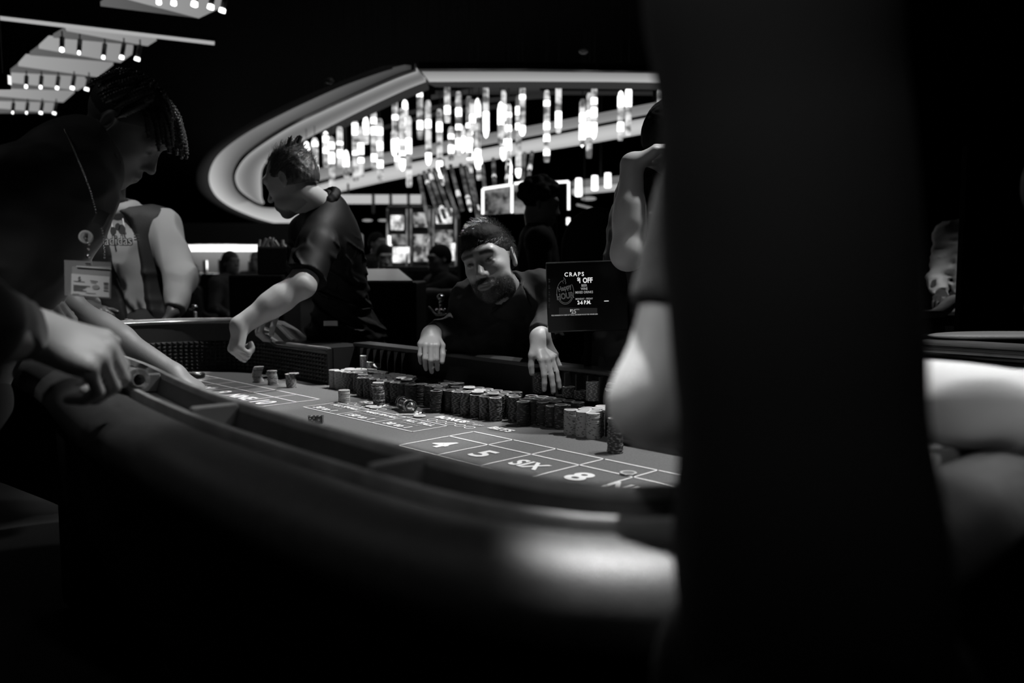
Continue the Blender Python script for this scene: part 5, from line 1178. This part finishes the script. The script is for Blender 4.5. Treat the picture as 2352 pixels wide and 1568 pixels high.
for i in range(3): MB().box(lc+RV*.085+ZV*(.012*i+.005), (.012, .001, .0035), V3).build('chest_emblem', M_logod, T)
# --- right-hand dealer, hand at the face, mostly hidden
M_strp = mat('striped_polo', .014, .5, spec=.5)
J = dict(pelvis=at(1440, 830, 2.72), neck=at(1498, 415, 2.56), head=at(1562, 330, 2.50), hf=RV*.88-ZV*.35-HV*.1, hu=ZV*.95+RV*.3, shR=at(1492, 470, 2.56), shL=at(1470, 450, 2.84), elR=at(1442, 582, 2.36), elL=at(1440, 640, 2.86), wrR=at(1452, 378, 2.38), wrL=at(1500, 740, 2.80),
 handR=dict(d=RV*.80+ZV*.50, back=ZV*.75-RV*.55, curl=((30, 45, 30), (28, 45, 30), (28, 45, 30), (30, 45, 30)), spread=(3, 0, -2, -4)), handL=dict(d=-ZV*.7+RV*.5-HV*.4, back=-HV, curl=((50, 60, 40),)*4), face=tuple(RV))
T, _ = make_person('man in a dark striped polo with raised bare forearm, hand at his face', J, M_skinA, .0048, shirt=M_strp, trousers=M_trou, hair=short_hair(.0012, .05, .008, 9), hair_mat=M_hairB, long_sleeve=False, sleeve_t=.72, sleeve_r=(.078, .074), fat=.95, shirt_name='polo_shirt', fold=folds(.010, 16, (1, 1, 1.5), 17), armf=1.08)
# --- close foreground: player standing beside the camera
M_tee = mat('black_tee', .045, .85, spec=.15, bump=.2, bscale=500)
J = dict(pelvis=at(1865, 1500, .57), neck=at(1752, -300, .62), head=at(1680, -760, .62), hf=-RV, hu=ZV, shL=at(1755, -60, .55), shR=at(1770, -60, .80), elL=at(1820, 930, .575), elR=at(1500, 925, .76), wrL=at(1720, 1150, .70), wrR=at(1600, 965, 1.0), face=tuple(-RV))
make_person('large blurred figure in a black tee close in the right foreground', J, M_skinA, .006, shirt=M_tee, trousers=M_trou, hair=short_hair(), hair_mat=M_hairB, long_sleeve=False, sleeve_t=.80, sleeve_r=(.054, .047), fat=.66, infl=.012, shirt_name='tee_shirt', armf=.85, fold=folds(.004, 10, (1, 1, 1), 2))
# --- player at the right end in a white shirt
M_white = mat('white_shirt', .72, .85, spec=.2, bump=.15, bscale=400)
J = dict(pelvis=at(2660, 1060, 1.62), neck=at(2640, 330, 1.58), head=at(2640, 120, 1.50), hf=-RV*.95-ZV*.3, hu=ZV, shL=at(2500, 420, 1.36), shR=at(2520, 420, 1.76), elL=at(2470, 960, 1.12), elR=at(2560, 930, 1.52), wrL=at(2010, 908, 1.05), wrR=at(2280, 905, 1.40),
 handL=dict(d=-RV*.95+ZV*.05, back=ZV*.7-HV*.7, curl=((35, 50, 30),)*4), handR=dict(d=-RV, back=ZV, curl=((30, 50, 30),)*4), face=tuple(-RV))
T, _ = make_person('player in a white shirt and dark vest resting an arm on the right rail', J, M_skinB, .006, shirt=M_white, trousers=M_trou, hair=short_hair(.0012, .05, .008, 4), hair_mat=M_hairB, fat=.95, sleeve_r=(.070, .062), cuff=.97, shirt_name='white_shirt', fold=folds(.010, 12, (1, 1, 1), 14))
V = SDF(); Mv, Uv = torso_sdf(V, J, .038, .95, .05); nk = np.array(J['neck']); V.disp(folds(.004, 5, (1, 1, 1), 2)); V.cut(nk+Uv*.02, Uv); sdf_obj('vest', V, .01, M_vest, T)
# --- player just left of the camera: hand on the rail
J = dict(pelvis=(-1.42, .10, .92), neck=(-1.50, .02, 1.45), head=(-1.52, .06, 1.61), hf=(.1, 1, -.2), hu=(0, 0, 1), shR=(-1.33, .02, 1.40), shL=(-1.70, .02, 1.40), elR=at(-90, 740, 1.02), elL=(-1.90, -.25, 1.12), wrR=at(70, 762, 1.22), wrL=(-1.95, -.42, .92),
 handR=dict(d=RV*.78-ZV*.38+HV*.45, back=ZV*.75-HV*.45+RV*.3, curl=((48, 60, 40), (50, 62, 40), (52, 62, 40), (55, 60, 40)), spread=(2, 0, -2, -4)), handL=dict(d=(-.2, 0, -1), back=(-1, 0, 0), curl=((30, 40, 25),)*4), face=(0, 1, 0))
make_person('player at the left border gripping the near rail with one large hand', J, M_skinA, .005, shirt=M_shirtS, trousers=M_trou, hair=short_hair(), hair_mat=M_hairB, fat=.98, sleeve_r=(.070, .060), cuff=.80, shirt_name='dark_sweater', hands_s=1.22, armf=1.12)
RO = thing('banknote_roll', 'rolled grey banknotes lying in the rail trough beside the large hand', 'banknotes', tuple(at(262, 872, 1.66)))
ra, rb_ = at(228, 858, 1.70), at(318, 872, 1.56); 
for q in range(3): 
    d = nrm(rb_-ra); k = .021-.004*q; MB().lathe(ra+d*.002*q, [(k, 0), (k*1.02, .03), (k, np.linalg.norm(rb_-ra)), (k-.0015, np.linalg.norm(rb_-ra)), (k-.0015, 0)], 20, np.array([nrm(np.cross(ZV, d)), np.cross(d, nrm(np.cross(ZV, d))), d])).build('note_layer', mat('banknote', .22, .8, noise=.5, nscale=90, bump=.8, bscale=200), RO, True)
S = SDF(); c = at(234, 884, 1.52)
for i in range(7): S.ell(c+np.array(RNG.normal(0, .009, 3))*np.array((1, 1, .5)), (.014, .010, .007), frame(RNG.normal(0, 1, 3), (0.1, .2, 1)), .006)
tag(sdf_obj('crumpled_paper', S, .003, mat('white_paper', .8, .8)), 'small crumpled white paper on the rail edge below the large hand', 'paper')
# ------------------------------------------------------------------ people farther back
def backer(label, hx, hy, D, face, seated=False, hair=None, shirt=None, skin=None, arms=None, hs=1.0, hm=None, lean=(0, 0, 0), zpel=None, **kw):
    c = at(hx, hy, D); f = nrm(np.array(face)*np.array((1, 1, 0))); R = nrm(np.cross(f, ZV)); lean = np.array(lean, float)
    nk = c-ZV*.155*hs-f*.02; pv = nk-ZV*.52*hs-lean
    Jb = dict(head=c, hf=face, hu=ZV, neck=nk, pelvis=pv, shL=nk-R*.185*hs-ZV*.05, shR=nk+R*.185*hs-ZV*.05, face=tuple(f))
    for sd, sg in (('L', -1), ('R', 1)):
        Jb['el'+sd] = Jb['sh'+sd]+R*sg*.05-ZV*.27+f*.02; Jb['wr'+sd] = Jb['el'+sd]+f*.2-ZV*.08-R*sg*.05
        Jb['hand'+sd] = dict(d=f-ZV*.2, back=ZV, curl=((30, 40, 20),)*4)
    if arms: Jb.update(arms(Jb, R, f))
    if seated: Jb['legs'] = [(pv+R*sg*.09, pv+R*sg*.1+f*.40-ZV*.02, np.array((*(pv+R*sg*.1+f*.40)[:2], .09))) for sg in (-1, 1)]
    return make_person(label, Jb, skin or M_skinB, .008, shirt=shirt or M_suit, shirt_h=.011, trousers=M_trou, hair=hair or short_hair(.0012, .05, .006, 2), hair_mat=hm or M_hairB, hs=hs, **kw)
def curls(S, c, M, s):
    for i in range(120):
        v = nrm(RNG.normal(0, 1, 3)); 
        if v[2] < -.35 or (v[1] > .45 and v[2] < .35): continue
        S.ell(np.array(c)+np.array((0, -.02, .045)) @ M+(v*np.array((.088, .105, .095))) @ M, np.array((.026, .026, .026))*RNG.uniform(.7, 1.2), M, .008)
    S.ell(np.array(c)+np.array((0, -.03, .045)) @ M, (.085, .095, .09), M, .02)
def hoodie_ops(G, M, U): pass
T, _ = backer('person with curly dark hair in a black hoodie, in profile before the monitors', 1243, 470, 4.7, RV*.95-ZV*.25, hair=curls, shirt=mat('black_hoodie', .014, .9))
backer('man in a dark suit with short hair behind the polo dealer\'s back', 783, 520, 6.2, RV*.9-HV*.2-ZV*.2, shirt=M_suit)
def fa(Jb, R, f): 
    e = at(962, 676, 6.9); w2 = at(1035, 672, 6.8); return dict(elL=e, wrL=w2, handL=dict(d=RV, back=ZV, curl=((30, 40, 20),)*4))
backer('balding man with a bare forearm seated before the slot machines', 1008, 596, 7.2, -RV*.8-HV*.5-ZV*.15, True, shirt=M_suit, arms=fa, long_sleeve=False, sleeve_t=.8)
backer('seated person with dark hair facing the table, left of the slot machines', 884, 592, 8.0, -HV*.8+RV*.3-ZV*.2, True, shirt=M_suit)
def long_hair(S, c, M, s):
    short_hair(.0012, .045, .012, 4)(S, c, M, s); S.ops = [o for o in S.ops if o[0] != 'cut']
    S.ell(np.array(c)+np.array((0, -.05, -.06)) @ M, (.095, .06, .15), M, .03)
backer('woman with long hair standing before the far bar', 531, 604, 9.2, RV*.7-HV*.5, hair=long_hair, hm=M_hairD, shirt=mat('mid_grey_top', .12, .9))
backer('dark clad person standing before the far bar beside the vest player', 438, 628, 9.6, RV*.8, shirt=M_suit)
backer('small fair haired person beyond the paper basket at the far bar', 588, 600, 11, -HV, hm=mat('fair_hair', .2, .6), shirt=mat('mid_grey_top', .12, .9))
backer('person in a dark jacket standing left of the slot machines behind a seated one', 868, 560, 9.2, RV*.7-HV*.5, shirt=M_suit)
backer('man in a light wrinkled shirt standing beyond the second table at far right', 2262, 455, 4.85, -RV*.5-HV*.8, shirt=mat('light_shirt', .6, .8), fold=folds(.016, 16, (1, 1, 2), 8), hm=M_hairB, skin=M_skinC)
# rounded dark chair back
CHR = thing('high_back_chair', 'dark rounded high back chair behind the table sign', 'chair', tuple(at(1370, 700, 3.9)*np.array((1, 1, 0))))
S = SDF(); S.ell(at(1372, 575, 3.9), (.17, .06, .20), V3, .03); S.ell(at(1372, 700, 3.9), (.17, .06, .16), V3, .05); sdf_obj('backrest', S, .008, mat('chair_fabric', .026, .9), CHR)
b_ = at(1372, 800, 3.9); MB().box((b_[0]+HV[0]*.2, b_[1]+HV[1]*.2, .72), (.2, .2, .05), V3, .03).build('seat', mat('chair_fabric', .026, .9), CHR); MB().lathe((b_[0]+HV[0]*.2, b_[1]+HV[1]*.2, 0), [(.22, 0), (.22, .02), (.03, .04), (.03, .7)], 16).build('post', M_dark, CHR)
# ------------------------------------------------------------------ right side: pit counter and the end of a second table
PC = thing('pit_counter', 'black counter with polished metal edge behind the right table end', 'counter', tuple(at(2200, 800, 2.2)*np.array((1, 1, 0))))
x0, y0 = at(2005, 800, 2.28)[:2]
MB().box((x0+.7, y0+.2, .47), (.7, .2, .47), None, .01).build('cabinet', M_dark, PC); MB().tube([(x0, y0-.006, .965), (x0+1.4, y0-.006, .965)], .008, 8).build('metal_edge', M_chrome, PC, True); MB().tube([(x0+.03, y0+.03, .985), (x0+1.4, y0+.03, .985)], .004, 6).build('inner_edge', M_chrome, PC, True); MB().box((x0+.7, y0+.2, .962), (.7, .2, .015), None, .006).build('top', M_wood, PC)
MB().ball((x0-.004, y0-.006, .968), .009, 10).build('edge_knob', M_mirror, PC, True)
T2 = thing('second_craps_table', 'end of a second craps table with a curved rail at far right', 'table', tuple(at(2170, 740, 3.9)*np.array((1, 1, 0))))
D2 = 3.9; b = MB(); prof = [(2112, 716), (2150, 716), (2168, 714), (2182, 706), (2194, 694), (2206, 684), (2222, 678), (2280, 676)]
vs = []; fs = []
for (x, y) in prof:
    p = at(x, y, D2); q = at(x, y, D2); vs += [tuple(p), tuple(p-ZV*.028), tuple(p-ZV*.028+HV*.12), tuple(p+HV*.12)]
for i in range(len(prof)-1):
    for k in range(4): a = i*4+k; c2 = i*4+(k+1) % 4; fs.append((a, c2, c2+4, a+4))
fs += [(3, 2, 1, 0), tuple(range(len(vs)-4, len(vs)))]; b.add(vs, fs).build('curved_rail', M_wood, T2, True, 30)
vbox('rail_face', 2106, 724, 2262, 746, D2+.02, mat('second_table_wall', .018, .5), T2, .05)
MB().tube([at(2104, 747, D2-.01), at(2224, 747, D2-.01)], .003, 6).build('metal_edge', M_chrome, T2, True); MB().tube([at(2113, 715.5, D2-.01), at(2162, 715.5, D2-.01)], .003, 6).build('metal_edge', M_chrome, T2, True)
for i in range(5): MB().box(at(2106, 727+i*4.2, D2), (.004, .02, .003), V3).build('rubber_tooth', M_rub, T2)
a = at(2106, 760, D2); MB().box((a[0]+HV[0]*.2+RV[0]*.3, a[1]+HV[1]*.2+RV[1]*.3, .43), (.32, .15, .43), V3, .02).build('body', M_dark, T2)

PT = thing('partition', 'tall black partition panel beside the light shirted man at far right', 'partition', tuple(at(2290, 700, 3.6)*np.array((1, 1, 0))))
a = at(2228, 330, 3.6); b = at(2420, 330, 3.6); c = (a+b)/2+HV*.04; MB().box((c[0], c[1], a[2]/2), (np.dot(b-a, RV)/2, .03, a[2]/2), V3, .01).build('panel', M_black, PT); MB().box((c[0], c[1], .03), (np.dot(b-a, RV)/2+.02, .12, .03), V3, .01).build('foot', M_dark, PT)

S = SDF(); S.ell(at(2330, 778, 2.52)+ZV*.010, (.26, .075, .014), V3, .01); S.ell(at(2330, 778, 2.52)+ZV*.028, (.24, .06, .012), V3, .004, 'sub')
tag(sdf_obj('tray', S, .004, mat('pale_tray', .6, .4)), 'pale shallow oval tray on the black counter behind the white sleeve', 'tray')
lamp('counter_downlight', 'SPOT', (-0.4, 3.1, 3.4), 60, tuple(at(2330, 778, 2.52)), 0.04, 18, 0.7)
